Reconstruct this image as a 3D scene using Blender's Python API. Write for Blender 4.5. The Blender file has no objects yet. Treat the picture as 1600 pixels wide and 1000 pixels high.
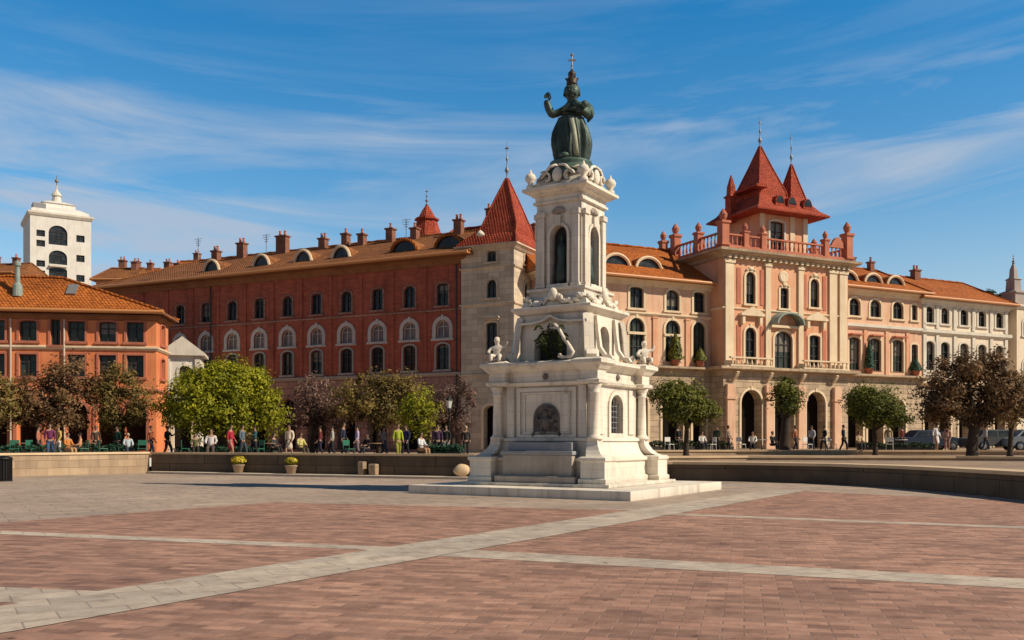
import bpy, bmesh, math, random
from mathutils import Vector, Matrix, noise
from mathutils.geometry import tessellate_polygon
R = random.Random(7)
PI = math.pi
C = bpy.context.scene.collection
scene = bpy.context.scene

# ------------------------------------------------------------------ materials
def _nodes(name):
    m = bpy.data.materials.new(name); m.use_nodes = True
    nt = m.node_tree; nt.nodes.clear()
    out = nt.nodes.new('ShaderNodeOutputMaterial'); b = nt.nodes.new('ShaderNodeBsdfPrincipled')
    nt.links.new(b.outputs[0], out.inputs[0])
    return m, nt, b, out

def rgba(c): return (c[0], c[1], c[2], 1.0)

def mix(nt, fac, a, b, blend='MIX'):
    n = nt.nodes.new('ShaderNodeMix'); n.data_type = 'RGBA'; n.blend_type = blend
    for sock, v in ((n.inputs[0], fac), (n.inputs[6], a), (n.inputs[7], b)):
        if isinstance(v, (int, float)): sock.default_value = v
        elif isinstance(v, tuple): sock.default_value = rgba(v)
        else: nt.links.new(v, sock)
    return n.outputs[2]

def noise_n(nt, vec, scale, detail=5, rough=.6, dist=0):
    n = nt.nodes.new('ShaderNodeTexNoise'); n.inputs['Scale'].default_value = scale
    n.inputs['Detail'].default_value = detail; n.inputs['Roughness'].default_value = rough
    n.inputs['Distortion'].default_value = dist
    nt.links.new(vec, n.inputs['Vector']); return n.outputs[0]

def ramp(nt, fac, a, b):
    n = nt.nodes.new('ShaderNodeMapRange'); n.inputs[1].default_value = a; n.inputs[2].default_value = b
    nt.links.new(fac, n.inputs[0]); return n.outputs[0]

def vmap(nt, vec, scale=(1, 1, 1), rot=(0, 0, 0), loc=(0, 0, 0)):
    n = nt.nodes.new('ShaderNodeMapping'); n.inputs['Scale'].default_value = scale
    n.inputs['Rotation'].default_value = rot; n.inputs['Location'].default_value = loc
    nt.links.new(vec, n.inputs[0]); return n.outputs[0]

def bump(nt, b, h, strength, dist=.05):
    n = nt.nodes.new('ShaderNodeBump'); n.inputs['Strength'].default_value = strength
    n.inputs['Distance'].default_value = dist
    nt.links.new(h, n.inputs['Height']); nt.links.new(n.outputs[0], b.inputs['Normal'])

def wallvec(nt, o):
    s = nt.nodes.new('ShaderNodeSeparateXYZ'); nt.links.new(o, s.inputs[0])
    a = nt.nodes.new('ShaderNodeMath'); a.operation = 'ADD'
    nt.links.new(s.outputs[0], a.inputs[0]); nt.links.new(s.outputs[1], a.inputs[1])
    c = nt.nodes.new('ShaderNodeCombineXYZ'); nt.links.new(a.outputs[0], c.inputs[0]); nt.links.new(s.outputs[2], c.inputs[1])
    return c.outputs[0]

def mat(name, c1, c2, scale=1.2, rough=.85, bmp=.25, bscale=18, streak=.35, block=None, mortar=(.2, .17, .14),
        metal=0.0, tiles=False, spec=.3, recess_shade=0, spread=(.78, 1.12)):
    m, nt, b, out = _nodes(name)
    tc = nt.nodes.new('ShaderNodeTexCoord'); o = tc.outputs['Object']
    f = ramp(nt, noise_n(nt, o, scale), .3, .7)
    col = mix(nt, f, c1, c2)
    h = noise_n(nt, o, bscale, 6)
    if block:
        bt = nt.nodes.new('ShaderNodeTexBrick'); bt.offset = .5
        bt.inputs['Scale'].default_value = 1; bt.inputs['Brick Width'].default_value = block[0]
        bt.inputs['Row Height'].default_value = block[1]; bt.inputs['Mortar Size'].default_value = block[2]
        bt.inputs['Mortar Smooth'].default_value = .3; bt.inputs['Bias'].default_value = 0
        bt.inputs['Color1'].default_value = (spread[0],) * 3 + (1,); bt.inputs['Color2'].default_value = (spread[1], spread[1] * .985, spread[1] * .95, 1)
        bt.inputs['Mortar'].default_value = (1, 1, 1, 1)
        nt.links.new(wallvec(nt, o), bt.inputs['Vector'])
        col = mix(nt, 1.0, col, bt.outputs['Color'], 'MULTIPLY')
        col = mix(nt, bt.outputs['Fac'], col, mortar)
    if tiles:
        w = nt.nodes.new('ShaderNodeTexWave'); w.bands_direction = 'X'; w.inputs['Scale'].default_value = 1.4
        w.inputs['Distortion'].default_value = .6; w.inputs['Detail'].default_value = 1
        nt.links.new(wallvec(nt, o), w.inputs['Vector'])
        w2 = nt.nodes.new('ShaderNodeTexWave'); w2.bands_direction = 'Z'; w2.wave_profile = 'SAW'; w2.inputs['Scale'].default_value = 1.7
        w2.inputs['Distortion'].default_value = .8; w2.inputs['Detail'].default_value = 2
        nt.links.new(o, w2.inputs['Vector'])
        tn = noise_n(nt, vmap(nt, o, (3, 3, 5)), 1.5, 2)
        col = mix(nt, ramp(nt, tn, .35, .7), col, mix(nt, 1.0, col, (.45, .4, .38), 'MULTIPLY'))
        col = mix(nt, ramp(nt, noise_n(nt, vmap(nt, o, (1, 1, 1), loc=(7, 3, 1)), .55, 7, .7), .54, .72), col, mix(nt, 1.0, col, (.5, .52, .5), 'MULTIPLY'))
        col = mix(nt, ramp(nt, w2.outputs[1], .9, 0), col, mix(nt, 1.0, col, (.6, .55, .5), 'MULTIPLY'))
        a = nt.nodes.new('ShaderNodeMath'); a.operation = 'ADD'
        nt.links.new(w.outputs[1], a.inputs[0]); nt.links.new(w2.outputs[1], a.inputs[1]); h = a.outputs[0]
    if streak:
        sv = vmap(nt, o, (1.6, 1.6, .16))
        s = ramp(nt, noise_n(nt, sv, 1.3, 6, .65), .5, .8)
        sm = nt.nodes.new('ShaderNodeMath'); sm.operation = 'MULTIPLY'; sm.inputs[1].default_value = streak
        nt.links.new(s, sm.inputs[0])
        col = mix(nt, sm.outputs[0], col, mix(nt, 1.0, col, (.35, .32, .3), 'MULTIPLY'))
    if recess_shade:     # grime colour laid by ambient occlusion, painting shade into recesses of carved stone
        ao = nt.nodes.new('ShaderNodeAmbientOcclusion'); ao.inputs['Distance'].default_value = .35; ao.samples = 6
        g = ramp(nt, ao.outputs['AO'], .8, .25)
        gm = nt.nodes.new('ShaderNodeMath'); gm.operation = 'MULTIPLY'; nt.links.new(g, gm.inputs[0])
        gn = nt.nodes.new('ShaderNodeMath'); gn.operation = 'MULTIPLY'; gn.inputs[1].default_value = recess_shade * 1.6
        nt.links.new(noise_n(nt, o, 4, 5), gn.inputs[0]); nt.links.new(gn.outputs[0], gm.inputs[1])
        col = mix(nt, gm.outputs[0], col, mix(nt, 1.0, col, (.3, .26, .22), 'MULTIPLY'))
    nt.links.new(col, b.inputs['Base Color'])
    b.inputs['Roughness'].default_value = rough; b.inputs['Metallic'].default_value = metal
    b.inputs['Specular IOR Level'].default_value = spec
    if bmp: bump(nt, b, h, bmp, .06 if tiles else .03)
    return m

def plain(name, c, rough=.6, metal=0, spec=.4, var=.25):
    m, nt, b, out = _nodes(name)
    tc = nt.nodes.new('ShaderNodeTexCoord')
    f = noise_n(nt, tc.outputs['Object'], 6, 4)
    col = mix(nt, f, c, tuple(x * (1 - var) for x in c))
    nt.links.new(col, b.inputs['Base Color'])
    b.inputs['Roughness'].default_value = rough; b.inputs['Metallic'].default_value = metal
    b.inputs['Specular IOR Level'].default_value = spec
    return m

def glass_mat(name, c=(.018, .022, .026), c2=(.06, .065, .065), rough=.12, spec=.35, blinds=True):
    m, nt, b, out = _nodes(name)
    tc = nt.nodes.new('ShaderNodeTexCoord'); gi = nt.nodes.new('ShaderNodeObjectInfo')
    v = nt.nodes.new('ShaderNodeVectorMath'); v.operation = 'ADD'
    nt.links.new(tc.outputs['Object'], v.inputs[0]); nt.links.new(gi.outputs['Random'], v.inputs[1])
    f = ramp(nt, noise_n(nt, v.outputs[0], 1.4, 2), .4, .75)
    col = mix(nt, f, c, c2)
    if blinds:
        sp = nt.nodes.new('ShaderNodeSeparateXYZ'); nt.links.new(tc.outputs['Object'], sp.inputs[0])
        lim = nt.nodes.new('ShaderNodeMath'); lim.operation = 'MULTIPLY_ADD'; lim.inputs[1].default_value = 3.4; lim.inputs[2].default_value = .35
        nt.links.new(gi.outputs['Random'], lim.inputs[0])
        gt = nt.nodes.new('ShaderNodeMath'); gt.operation = 'GREATER_THAN'; nt.links.new(sp.outputs[2], gt.inputs[0]); nt.links.new(lim.outputs[0], gt.inputs[1])
        col = mix(nt, gt.outputs[0], col, (.2, .175, .14))
    nt.links.new(col, b.inputs['Base Color'])
    b.inputs['Roughness'].default_value = rough; b.inputs['Specular IOR Level'].default_value = spec
    bump(nt, b, noise_n(nt, tc.outputs['Object'], 1.5, 1), .08, .02)
    return m

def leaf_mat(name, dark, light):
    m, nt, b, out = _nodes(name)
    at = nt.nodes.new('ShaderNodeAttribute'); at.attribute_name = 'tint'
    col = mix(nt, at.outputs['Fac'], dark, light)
    nt.links.new(col, b.inputs['Base Color']); b.inputs['Roughness'].default_value = .6
    b.inputs['Specular IOR Level'].default_value = .25
    tr = nt.nodes.new('ShaderNodeBsdfTranslucent'); nt.links.new(col, tr.inputs[0])
    ms = nt.nodes.new('ShaderNodeMixShader'); ms.inputs[0].default_value = .28
    nt.links.new(b.outputs[0], ms.inputs[1]); nt.links.new(tr.outputs[0], ms.inputs[2])
    nt.links.new(ms.outputs[0], out.inputs[0])
    return m

def paving_mat(name, c1, c2, size, mortar, ang, msize=.012, bmp=.35, offset=.5, rough=.8, spread=(.66, 1.22)):
    m, nt, b, out = _nodes(name)
    tc = nt.nodes.new('ShaderNodeTexCoord'); o = tc.outputs['Object']
    wob = noise_n(nt, o, .9, 2)
    bt = nt.nodes.new('ShaderNodeTexBrick'); bt.offset = offset
    bt.inputs['Scale'].default_value = 1; bt.inputs['Brick Width'].default_value = size[0]
    bt.inputs['Row Height'].default_value = size[1]; bt.inputs['Mortar Size'].default_value = msize
    bt.inputs['Mortar Smooth'].default_value = .4
    bt.inputs['Color1'].default_value = (spread[0],) * 3 + (1,); bt.inputs['Color2'].default_value = (spread[1], spread[1] * .98, spread[1] * .95, 1)
    bt.inputs['Mortar'].default_value = (1, 1, 1, 1)
    nt.links.new(vmap(nt, o, (1, 1, 1), (0, 0, ang)), bt.inputs['Vector'])
    f = ramp(nt, noise_n(nt, o, .35, 6, .65), .3, .7)
    col = mix(nt, f, c1, c2)
    col = mix(nt, 1.0, col, bt.outputs['Color'], 'MULTIPLY')
    col = mix(nt, bt.outputs['Fac'], col, mortar)
    f2 = ramp(nt, noise_n(nt, o, 3.5, 8, .7), .35, .75)
    col = mix(nt, f2, col, mix(nt, 1.0, col, (.68, .64, .62), 'MULTIPLY'))
    f3 = ramp(nt, noise_n(nt, vmap(nt, o, (1, 1.3, 1), (0, 0, ang)), 1.6, 6, .7), .5, .75)
    col = mix(nt, f3, col, mix(nt, 1.0, col, (.58, .53, .52), 'MULTIPLY'))
    f4 = ramp(nt, noise_n(nt, o, 7, 3, .5), .70, .74)      # gum and spots
    col = mix(nt, f4, col, mix(nt, 1.0, col, (.45, .42, .4), 'MULTIPLY'))
    f5 = ramp(nt, noise_n(nt, vmap(nt, o, loc=(3, 8, 0)), .16, 7, .6), .42, .68)   # worn and bleached areas
    col = mix(nt, f5, col, mix(nt, 1.0, col, (1.25, 1.25, 1.22), 'MULTIPLY'))
    nt.links.new(col, b.inputs['Base Color']); b.inputs['Roughness'].default_value = rough
    b.inputs['Specular IOR Level'].default_value = .25
    inv = nt.nodes.new('ShaderNodeMath'); inv.operation = 'MULTIPLY_ADD'; inv.inputs[1].default_value = -1.0
    nt.links.new(bt.outputs['Fac'], inv.inputs[0]); nt.links.new(f2, inv.inputs[2])
    bump(nt, b, inv.outputs[0], bmp, .02)
    return m

MT = {}
MT['brick'] = mat('red_brick', (.47, .115, .066), (.31, .072, .044), .5, bmp=.2, block=(.5, .16, .012), mortar=(.36, .13, .08), streak=.8)
MT['brick_base'] = mat('rusticated_base', (.44, .24, .19), (.33, .17, .135), .5, block=(1.3, .55, .03), mortar=(.12, .07, .055), streak=.5)
MT['eave'] = mat('eave_board', (.3, .13, .06), (.2, .085, .04), 1, streak=0)
MT['roof_brown'] = mat('old_clay_tiles', (.46, .185, .062), (.3, .12, .045), .45, tiles=True, bmp=.5, streak=0)
MT['roof_orange'] = mat('orange_clay_tiles', (.66, .2, .035), (.48, .135, .024), .45, tiles=True, bmp=.5, streak=.15)
MT['roof_red'] = mat('red_tiles', (.62, .115, .055), (.42, .07, .038), .6, tiles=True, bmp=.45, streak=.15)
MT['tower_stone'] = mat('grey_tower_stone', (.66, .54, .41), (.55, .43, .32), .5, block=(.9, .42, .014), mortar=(.36, .29, .22), streak=.45)
MT['salmon'] = mat('salmon_plaster', (.74, .42, .26), (.66, .31, .17), .6, bmp=.15, streak=.5)
MT['salmon_pale'] = mat('pale_salmon_plaster', (.74, .49, .34), (.66, .38, .24), .6, bmp=.15, streak=.5)
MT['cream'] = mat('cream_stone_trim', (.8, .65, .46), (.7, .54, .36), .9, streak=.4)
MT['cream_wall'] = mat('cream_plaster', (.82, .7, .54), (.7, .56, .41), .6, streak=.45)
MT['white_trim'] = mat('white_stone_trim', (.74, .68, .58), (.6, .54, .45), .9, streak=.35)
MT['grey_trim'] = mat('grey_stone_trim', (.42, .36, .32), (.33, .27, .24), .9, streak=.35)
MT['pale_trim'] = mat('pale_stone_trim', (.6, .52, .47), (.48, .41, .37), .9, streak=.35)
MT['arcade'] = mat('arcade_stone', (.56, .43, .3), (.43, .32, .22), .6, block=(1.0, .45, .02), mortar=(.18, .13, .09), streak=.5)
MT['orange_wall'] = mat('orange_plaster', (.82, .3, .13), (.68, .19, .075), .35, bmp=.12, streak=.75)
MT['terracotta'] = mat('terracotta_stone', (.55, .2, .12), (.42, .14, .09), .8, streak=.4)
MT['white_wall'] = mat('white_render', (.78, .74, .68), (.64, .6, .54), .5, streak=.35)
MT['dark_plaster'] = mat('shadowed_plaster', (.2, .13, .1), (.14, .09, .07), .5)
MT['monument'] = mat('pale_monument_stone', (.83, .77, .67), (.72, .64, .54), .8, rough=.75, bmp=.35, bscale=14, streak=.75, block=(1.05, .4, .006), mortar=(.55, .48, .4), recess_shade=.6, spread=(.93, 1.05))
MT['monument_dark'] = mat('weathered_monument_stone', (.46, .4, .34), (.32, .27, .23), 1.2, rough=.8, bmp=.4, bscale=10, streak=.6)
MT['bench_stone'] = mat('blue_grey_stone', (.34, .34, .36), (.25, .25, .27), 1.2, rough=.6)
MT['relief'] = mat('dark_relief_stone', (.2, .175, .16), (.1, .085, .08), 3, bmp=.6, streak=.5)
MT['bronze'] = mat('green_bronze', (.085, .12, .1), (.03, .045, .038), 2.2, rough=.5, metal=.35, bmp=.3, bscale=8, streak=.5)
MT['bronze_green'] = mat('verdigris', (.11, .17, .14), (.045, .075, .06), 2.2, rough=.6, metal=.25, bmp=.3, bscale=8, streak=.5)
MT['relief_red'] = mat('dark_copper', (.075, .05, .035), (.04, .032, .026), 3, rough=.5, metal=.3)
MT['sash'] = mat('bright_verdigris', (.36, .36, .27), (.2, .22, .17), 3, rough=.55, metal=.1)
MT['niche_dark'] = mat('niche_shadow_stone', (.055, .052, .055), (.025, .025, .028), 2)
MT['copper'] = mat('copper_canopy', (.3, .36, .32), (.2, .25, .23), 2, rough=.6)
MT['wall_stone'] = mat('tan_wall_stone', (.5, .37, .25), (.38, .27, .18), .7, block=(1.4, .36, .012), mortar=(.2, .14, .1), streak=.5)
MT['wall_shaded'] = mat('shaded_wall_stone', (.17, .125, .085), (.1, .07, .05), .8, block=(2.2, .5, .014), mortar=(.05, .035, .025), streak=.6)  # tan stone with the shade of the left-facing walls painted into its colour
MT['coping'] = mat('coping_stone', (.74, .55, .35), (.58, .42, .26), 1, streak=0)
MT['kerb'] = mat('pale_kerb_stone', (.6, .5, .4), (.48, .4, .32), 1, streak=0)
MT['plaza'] = paving_mat('pale_paving', (.5, .395, .32), (.41, .325, .26), (1.2, .6), (.25, .2, .165), math.radians(-31.7), .016, .2, spread=(.9, 1.08))
MT['pave_brick'] = paving_mat('brick_paving', (.47, .275, .2), (.375, .21, .155), (.36, .16), (.34, .215, .165), math.radians(14), .011, .4)
MT['band'] = paving_mat('stone_band', (.6, .52, .43), (.5, .42, .345), (.62, .42), (.36, .3, .25), math.radians(-31.7), .012, .25, spread=(.86, 1.1))
MT['terrace'] = paving_mat('terrace_paving', (.42, .31, .23), (.33, .24, .17), (1.2, .6), (.22, .17, .13), .3, .014, .2, spread=(.9, 1.08))
MT['glass'] = glass_mat('window_glass')
MT['glass_plain'] = glass_mat('dark_glass', blinds=False)
MT['glass_pale'] = glass_mat('pale_window_glass', (.16, .12, .12), (.34, .27, .25), .3)
MT['glass_green'] = glass_mat('shuttered_glass', (.03, .045, .038), (.07, .09, .07), .25)
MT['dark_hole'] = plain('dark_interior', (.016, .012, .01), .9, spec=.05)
MT['frame_dark'] = plain('dark_window_frame', (.05, .045, .04), .6)
MT['frame_pale'] = plain('pale_window_frame', (.5, .45, .38), .6)
MT['chimney'] = mat('chimney_brick', (.33, .13, .08), (.2, .08, .05), 1, block=(.3, .1, .01), mortar=(.2, .12, .09))
MT['gutter'] = plain('copper_gutter', (.62, .27, .1), .5)
MT['lead'] = plain('grey_lead', (.28, .28, .29), .5, .3)
MT['iron'] = plain('black_iron', (.015, .014, .014), .5, .3)
MT['bark'] = mat('tree_bark', (.075, .05, .035), (.04, .027, .02), 3, bmp=.8, bscale=25, streak=.4)
MT['lf_yellow'] = leaf_mat('yellow_green_leaves', (.09, .115, .008), (.48, .45, .02))
MT['lf_green'] = leaf_mat('green_leaves', (.035, .05, .01), (.25, .25, .035))
MT['lf_palm'] = leaf_mat('palm_leaves', (.012, .025, .014), (.09, .11, .03))
MT['lf_flower'] = leaf_mat('yellow_flowers', (.1, .12, .01), (.85, .66, .06))
MT['lf_dark'] = leaf_mat('dark_green_leaves', (.012, .025, .012), (.05, .08, .03))
MT['lf_brown'] = leaf_mat('russet_leaves', (.04, .024, .012), (.33, .19, .085))
MT['lf_mauve'] = leaf_mat('mauve_brown_leaves', (.09, .05, .045), (.32, .2, .15))
MT['lf_olive'] = leaf_mat('olive_leaves', (.07, .055, .018), (.36, .25, .07))
MT['lf_hedge'] = leaf_mat('hedge_leaves', (.012, .045, .03), (.06, .15, .09))
MT['green_paint'] = plain('green_paint', (.03, .16, .1), .45)
MT['wood'] = plain('wood_top', (.35, .22, .12), .5)
MT['white_paint'] = plain('white_paint', (.75, .73, .7), .45)
MT['yellow_glass'] = plain('yellow_globe', (.75, .56, .08), .3)
MT['cream_globe'] = plain('cream_globe', (.85, .7, .4), .3)
MT['tyre'] = plain('rubber', (.02, .02, .02), .8)
MT['rim'] = plain('alloy_rim', (.45, .45, .46), .3, .7)
MT['lamp_glass'] = plain('headlight_glass', (.7, .7, .68), .15)

# ------------------------------------------------------------------ helpers
def link_mesh(name, me, m, parent=None):
    o = bpy.data.objects.new(name, me); C.objects.link(o)
    if m is not None:
        for mm in (m if isinstance(m, (list, tuple)) else [m]): me.materials.append(mm)
    if parent is not None: o.parent = parent
    return o

def obj(name, bm, m, parent=None, smooth=False, loc=None, rz=None):
    me = bpy.data.meshes.new(name); bm.normal_update(); bm.to_mesh(me); bm.free()
    if smooth:
        for p in me.polygons: p.use_smooth = True
    o = link_mesh(name, me, m, parent)
    if loc is not None: o.location = loc
    if rz is not None: o.rotation_euler = (0, 0, rz)
    return o

def tag(o, label=None, cat=None, group=None, kind=None):
    if label: o['label'] = label
    if cat: o['category'] = cat
    if group: o['group'] = group
    if kind: o['kind'] = kind
    return o

def thing(name, label, cat, loc=(0, 0, 0), rz=0, group=None):
    o = bpy.data.objects.new(name, None); C.objects.link(o); o.empty_display_size = .3
    o.location = loc; o.rotation_euler = (0, 0, rz)
    return tag(o, label, cat, group)

def copy_tree(o, parent=None):
    c = o.copy(); C.objects.link(c); c.parent = parent
    for ch in list(o.children): copy_tree(ch, c)
    return c

def box(bm, x0, x1, y0, y1, z0, z1, bev=0):
    v = [bm.verts.new(p) for p in ((x0, y0, z0), (x1, y0, z0), (x1, y1, z0), (x0, y1, z0), (x0, y0, z1), (x1, y0, z1), (x1, y1, z1), (x0, y1, z1))]
    fs = [bm.faces.new([v[i] for i in q]) for q in ((3, 2, 1, 0), (4, 5, 6, 7), (0, 1, 5, 4), (1, 2, 6, 5), (2, 3, 7, 6), (3, 0, 4, 7))]
    if bev:
        es = list({e for f in fs for e in f.edges})
        bmesh.ops.bevel(bm, geom=es, offset=bev, segments=2, affect='EDGES', profile=.6)

def ring_loft(bm, rings, cap=True, close=True):
    vs = [[bm.verts.new(p) for p in r] for r in rings]
    n = len(vs[0])
    for a, b in zip(vs, vs[1:]):
        for i in range(n if close else n - 1):
            j = (i + 1) % n
            bm.faces.new((a[i], a[j], b[j], b[i]))
    if cap:
        bm.faces.new(list(reversed(vs[0]))); bm.faces.new(vs[-1])

def lathe(bm, prof, seg=20, cx=0, cy=0, fold=0, nf=9, z0=0):
    rings = []
    for k, p in enumerate(prof):
        r, z = p[0], p[1]; fl = p[2] if len(p) > 2 else fold
        ring = []
        for i in range(seg):
            a = 2 * PI * i / seg
            rr = max(r, .002) * (1 + fl * math.sin(nf * a + z * 1.3))
            ring.append((cx + rr * math.cos(a), cy + rr * math.sin(a), z0 + z))
        rings.append(ring)
    ring_loft(bm, rings)

def sq_loft(bm, prof, cx=0, cy=0, ry=1.0):
    rings = [[(cx - h, cy - h * ry, z), (cx + h, cy - h * ry, z), (cx + h, cy + h * ry, z), (cx - h, cy + h * ry, z)] for h, z in prof]
    ring_loft(bm, rings)

def oct_loft(bm, prof, cx=0, cy=0, n=8, rot=PI / 8):
    rings = [[(cx + r * math.cos(rot + 2 * PI * i / n), cy + r * math.sin(rot + 2 * PI * i / n), z) for i in range(n)] for r, z in prof]
    ring_loft(bm, rings)

def tube(bm, pts, radii, seg=8):
    pts = [Vector(p) for p in pts]
    if isinstance(radii, (int, float)): radii = [radii] * len(pts)
    rings = []; up = None
    for i, p in enumerate(pts):
        d = (pts[min(i + 1, len(pts) - 1)] - pts[max(i - 1, 0)]).normalized()
        if up is None:
            up = Vector((0, 0, 1)) if abs(d.z) < .9 else Vector((1, 0, 0))
        a = d.cross(up).normalized(); b = a.cross(d).normalized(); up = b
        rings.append([p + (a * math.cos(2 * PI * k / seg) + b * math.sin(2 * PI * k / seg)) * radii[i] for k in range(seg)])
    ring_loft(bm, rings)

def ball(bm, c, r, sub=2, scale=(1, 1, 1)):
    ret = bmesh.ops.create_icosphere(bm, subdivisions=sub, radius=r)
    for v in ret['verts']:
        v.co = Vector((v.co.x * scale[0], v.co.y * scale[1], v.co.z * scale[2])) + Vector(c)

def outline(w, h, arch, off=0, bottom=0.0, n=10):
    """window outline in (x, z), sill at z=0; arch = rise as a share of half width"""
    hw = w / 2; rise = hw * arch; zs = h - rise
    pts = [(-hw - off, -bottom), (hw + off, -bottom)]
    if arch <= 0:
        return pts + [(hw + off, h + off), (-hw - off, h + off)]
    for i in range(n + 1):
        a = PI * i / n
        pts.append(((hw + off) * math.cos(a), zs + (rise + off) * math.sin(a)))
    return pts

def poly_ring(bm, o1, o2, y0, y1):
    """a frame between outline o1 (inner) and o2 (outer), from depth y0 (front) to y1"""
    n = len(o1)
    I0 = [bm.verts.new((p[0], y0, p[1])) for p in o1]; O0 = [bm.verts.new((p[0], y0, p[1])) for p in o2]
    I1 = [bm.verts.new((p[0], y1, p[1])) for p in o1]; O1 = [bm.verts.new((p[0], y1, p[1])) for p in o2]
    for i in range(n):
        j = (i + 1) % n
        bm.faces.new((I0[j], I0[i], O0[i], O0[j])); bm.faces.new((O0[j], O0[i], O1[i], O1[j]))
        bm.faces.new((I0[i], I0[j], I1[j], I1[i])); bm.faces.new((I1[i], I1[j], O1[j], O1[i]))

def tri_fill(bm, loops, fn, want):
    flat = [p for l in loops for p in l]
    vs = [bm.verts.new(fn(*p)) for p in flat]
    for t in tessellate_polygon([[Vector((p[0], p[1], 0)) for p in l] for l in loops]):
        a, b, c = (vs[i] for i in t)
        nrm = (b.co - a.co).cross(c.co - a.co)
        if nrm.length < 1e-9: continue
        try: bm.faces.new((a, b, c) if nrm.dot(want) > 0 else (a, c, b))
        except ValueError: pass
    return vs

# openings: dict(x, z, w, h, arch, style)
def wall_face(bm, W, H, ops, fn, normal, reveal=.28):
    """wall sheet W x H with holes; fn(a, z, depth) -> point"""
    holes = [[(op['x'] + p[0], op['z'] + p[1]) for p in outline(op['w'], op['h'], op.get('arch', 0))] for op in ops]
    tri_fill(bm, [[(0, 0), (W, 0), (W, H), (0, H)]] + holes, lambda a, z: fn(a, z, 0), normal)
    for op, hl in zip(ops, holes):
        d = op.get('deep', reveal); n = len(hl)
        A = [bm.verts.new(fn(p[0], p[1], 0)) for p in hl]; B = [bm.verts.new(fn(p[0], p[1], d)) for p in hl]
        for i in range(n):
            j = (i + 1) % n; bm.faces.new((A[i], A[j], B[j], B[i]))

WC = {}
STY = {
    #            frame mat, pane mat, surround mat, surround width, sill, mullions
    'brick_top': ('frame_dark', 'glass', 'brick_base', .13, True, 1),
    'brick_mid': ('pale_trim', 'glass_pale', 'pale_trim', .3, True, 1),
    'brick_low': ('frame_dark', 'glass', 'grey_trim', .14, True, 1),
    'tower': ('frame_dark', 'glass', 'tower_stone', .16, True, 1),
    'cream': ('frame_dark', 'glass', 'cream', .2, True, 1),
    'cream_green': ('frame_dark', 'glass_green', 'cream', .2, False, 2),
    'white': ('frame_dark', 'glass', 'white_trim', .2, True, 1),
    'orange': ('frame_dark', 'glass_green', 'terracotta', .14, True, 1),
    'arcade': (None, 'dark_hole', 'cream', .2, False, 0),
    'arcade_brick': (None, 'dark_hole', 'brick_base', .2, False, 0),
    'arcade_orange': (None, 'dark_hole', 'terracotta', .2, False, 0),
    'plain': ('frame_dark', 'glass_plain', None, 0, False, 1),
}
def window_parts(parent, op, M4):
    """window (frame) part > pane, surround sub-parts; M4 places it in its building"""
    st = op['style']; fm, pm, sm, sw, sill, mull = STY[st]
    w, h, arch = op['w'], op['h'], op.get('arch', 0); d = op.get('deep', .28)
    key = (st, round(w, 2), round(h, 2), arch, d)
    if key not in WC:
        o0 = outline(w, h, arch)
        if fm:
            bm = bmesh.new(); t = .07
            o1 = outline(w - .02 - 2 * t, h - .02 - t, arch, bottom=-t)
            poly_ring(bm, o1, outline(w - .02, h - .01, arch, bottom=-.01), d - .13, d - .05)
            if mull >= 1:
                for k in range(mull):
                    x = (k + 1) / (mull + 1) * w - w / 2
                    box(bm, x - .03, x + .03, d - .12, d - .06, t * .9, h - t * 1.3)
                zt = h * .66
                box(bm, -w / 2 + t * .9, w / 2 - t * .9, d - .115, d - .065, zt - .03, zt + .03)
                if h > 1.9: box(bm, -w / 2 + t * .9, w / 2 - t * .9, d - .113, d - .067, h * .33 - .025, h * .33 + .025)
            me = bpy.data.meshes.new('window'); bm.to_mesh(me); bm.free(); me.materials.append(MT[fm])
        else: me = None
        bm = bmesh.new()
        tri_fill(bm, [o0], lambda a, z: Vector((a, d - .02 if fm else d - .005, z)), Vector((0, -1, 0)))
        pme = bpy.data.meshes.new('pane'); bm.to_mesh(pme); bm.free(); pme.materials.append(MT[pm])
        sme = None
        if sm:
            bm = bmesh.new()
            poly_ring(bm, outline(w, h, arch, .004, -.004 if not sill else 0), outline(w, h, arch, sw), -.07, .02)
            if sill: box(bm, -w / 2 - sw - .08, w / 2 + sw + .08, -.16, .03, -.16, -.002)
            if arch >= .9: box(bm, -.09, .09, -.11, .02, h - .03, h + sw + .09)
            sme = bpy.data.meshes.new('surround'); bm.to_mesh(sme); bm.free(); sme.materials.append(MT[sm])
        WC[key] = (me, pme, sme)
    me, pme, sme = WC[key]
    if me is None:
        wo = bpy.data.objects.new('archway', pme); kids = [('surround', sme)]
    else:
        wo = bpy.data.objects.new('window', me); kids = [('pane', pme), ('surround', sme)]
    C.objects.link(wo); wo.parent = parent; wo.matrix_local = M4
    for n, k in kids:
        if k is None: continue
        c = bpy.data.objects.new(n, k); C.objects.link(c); c.parent = wo
    return wo

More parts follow.
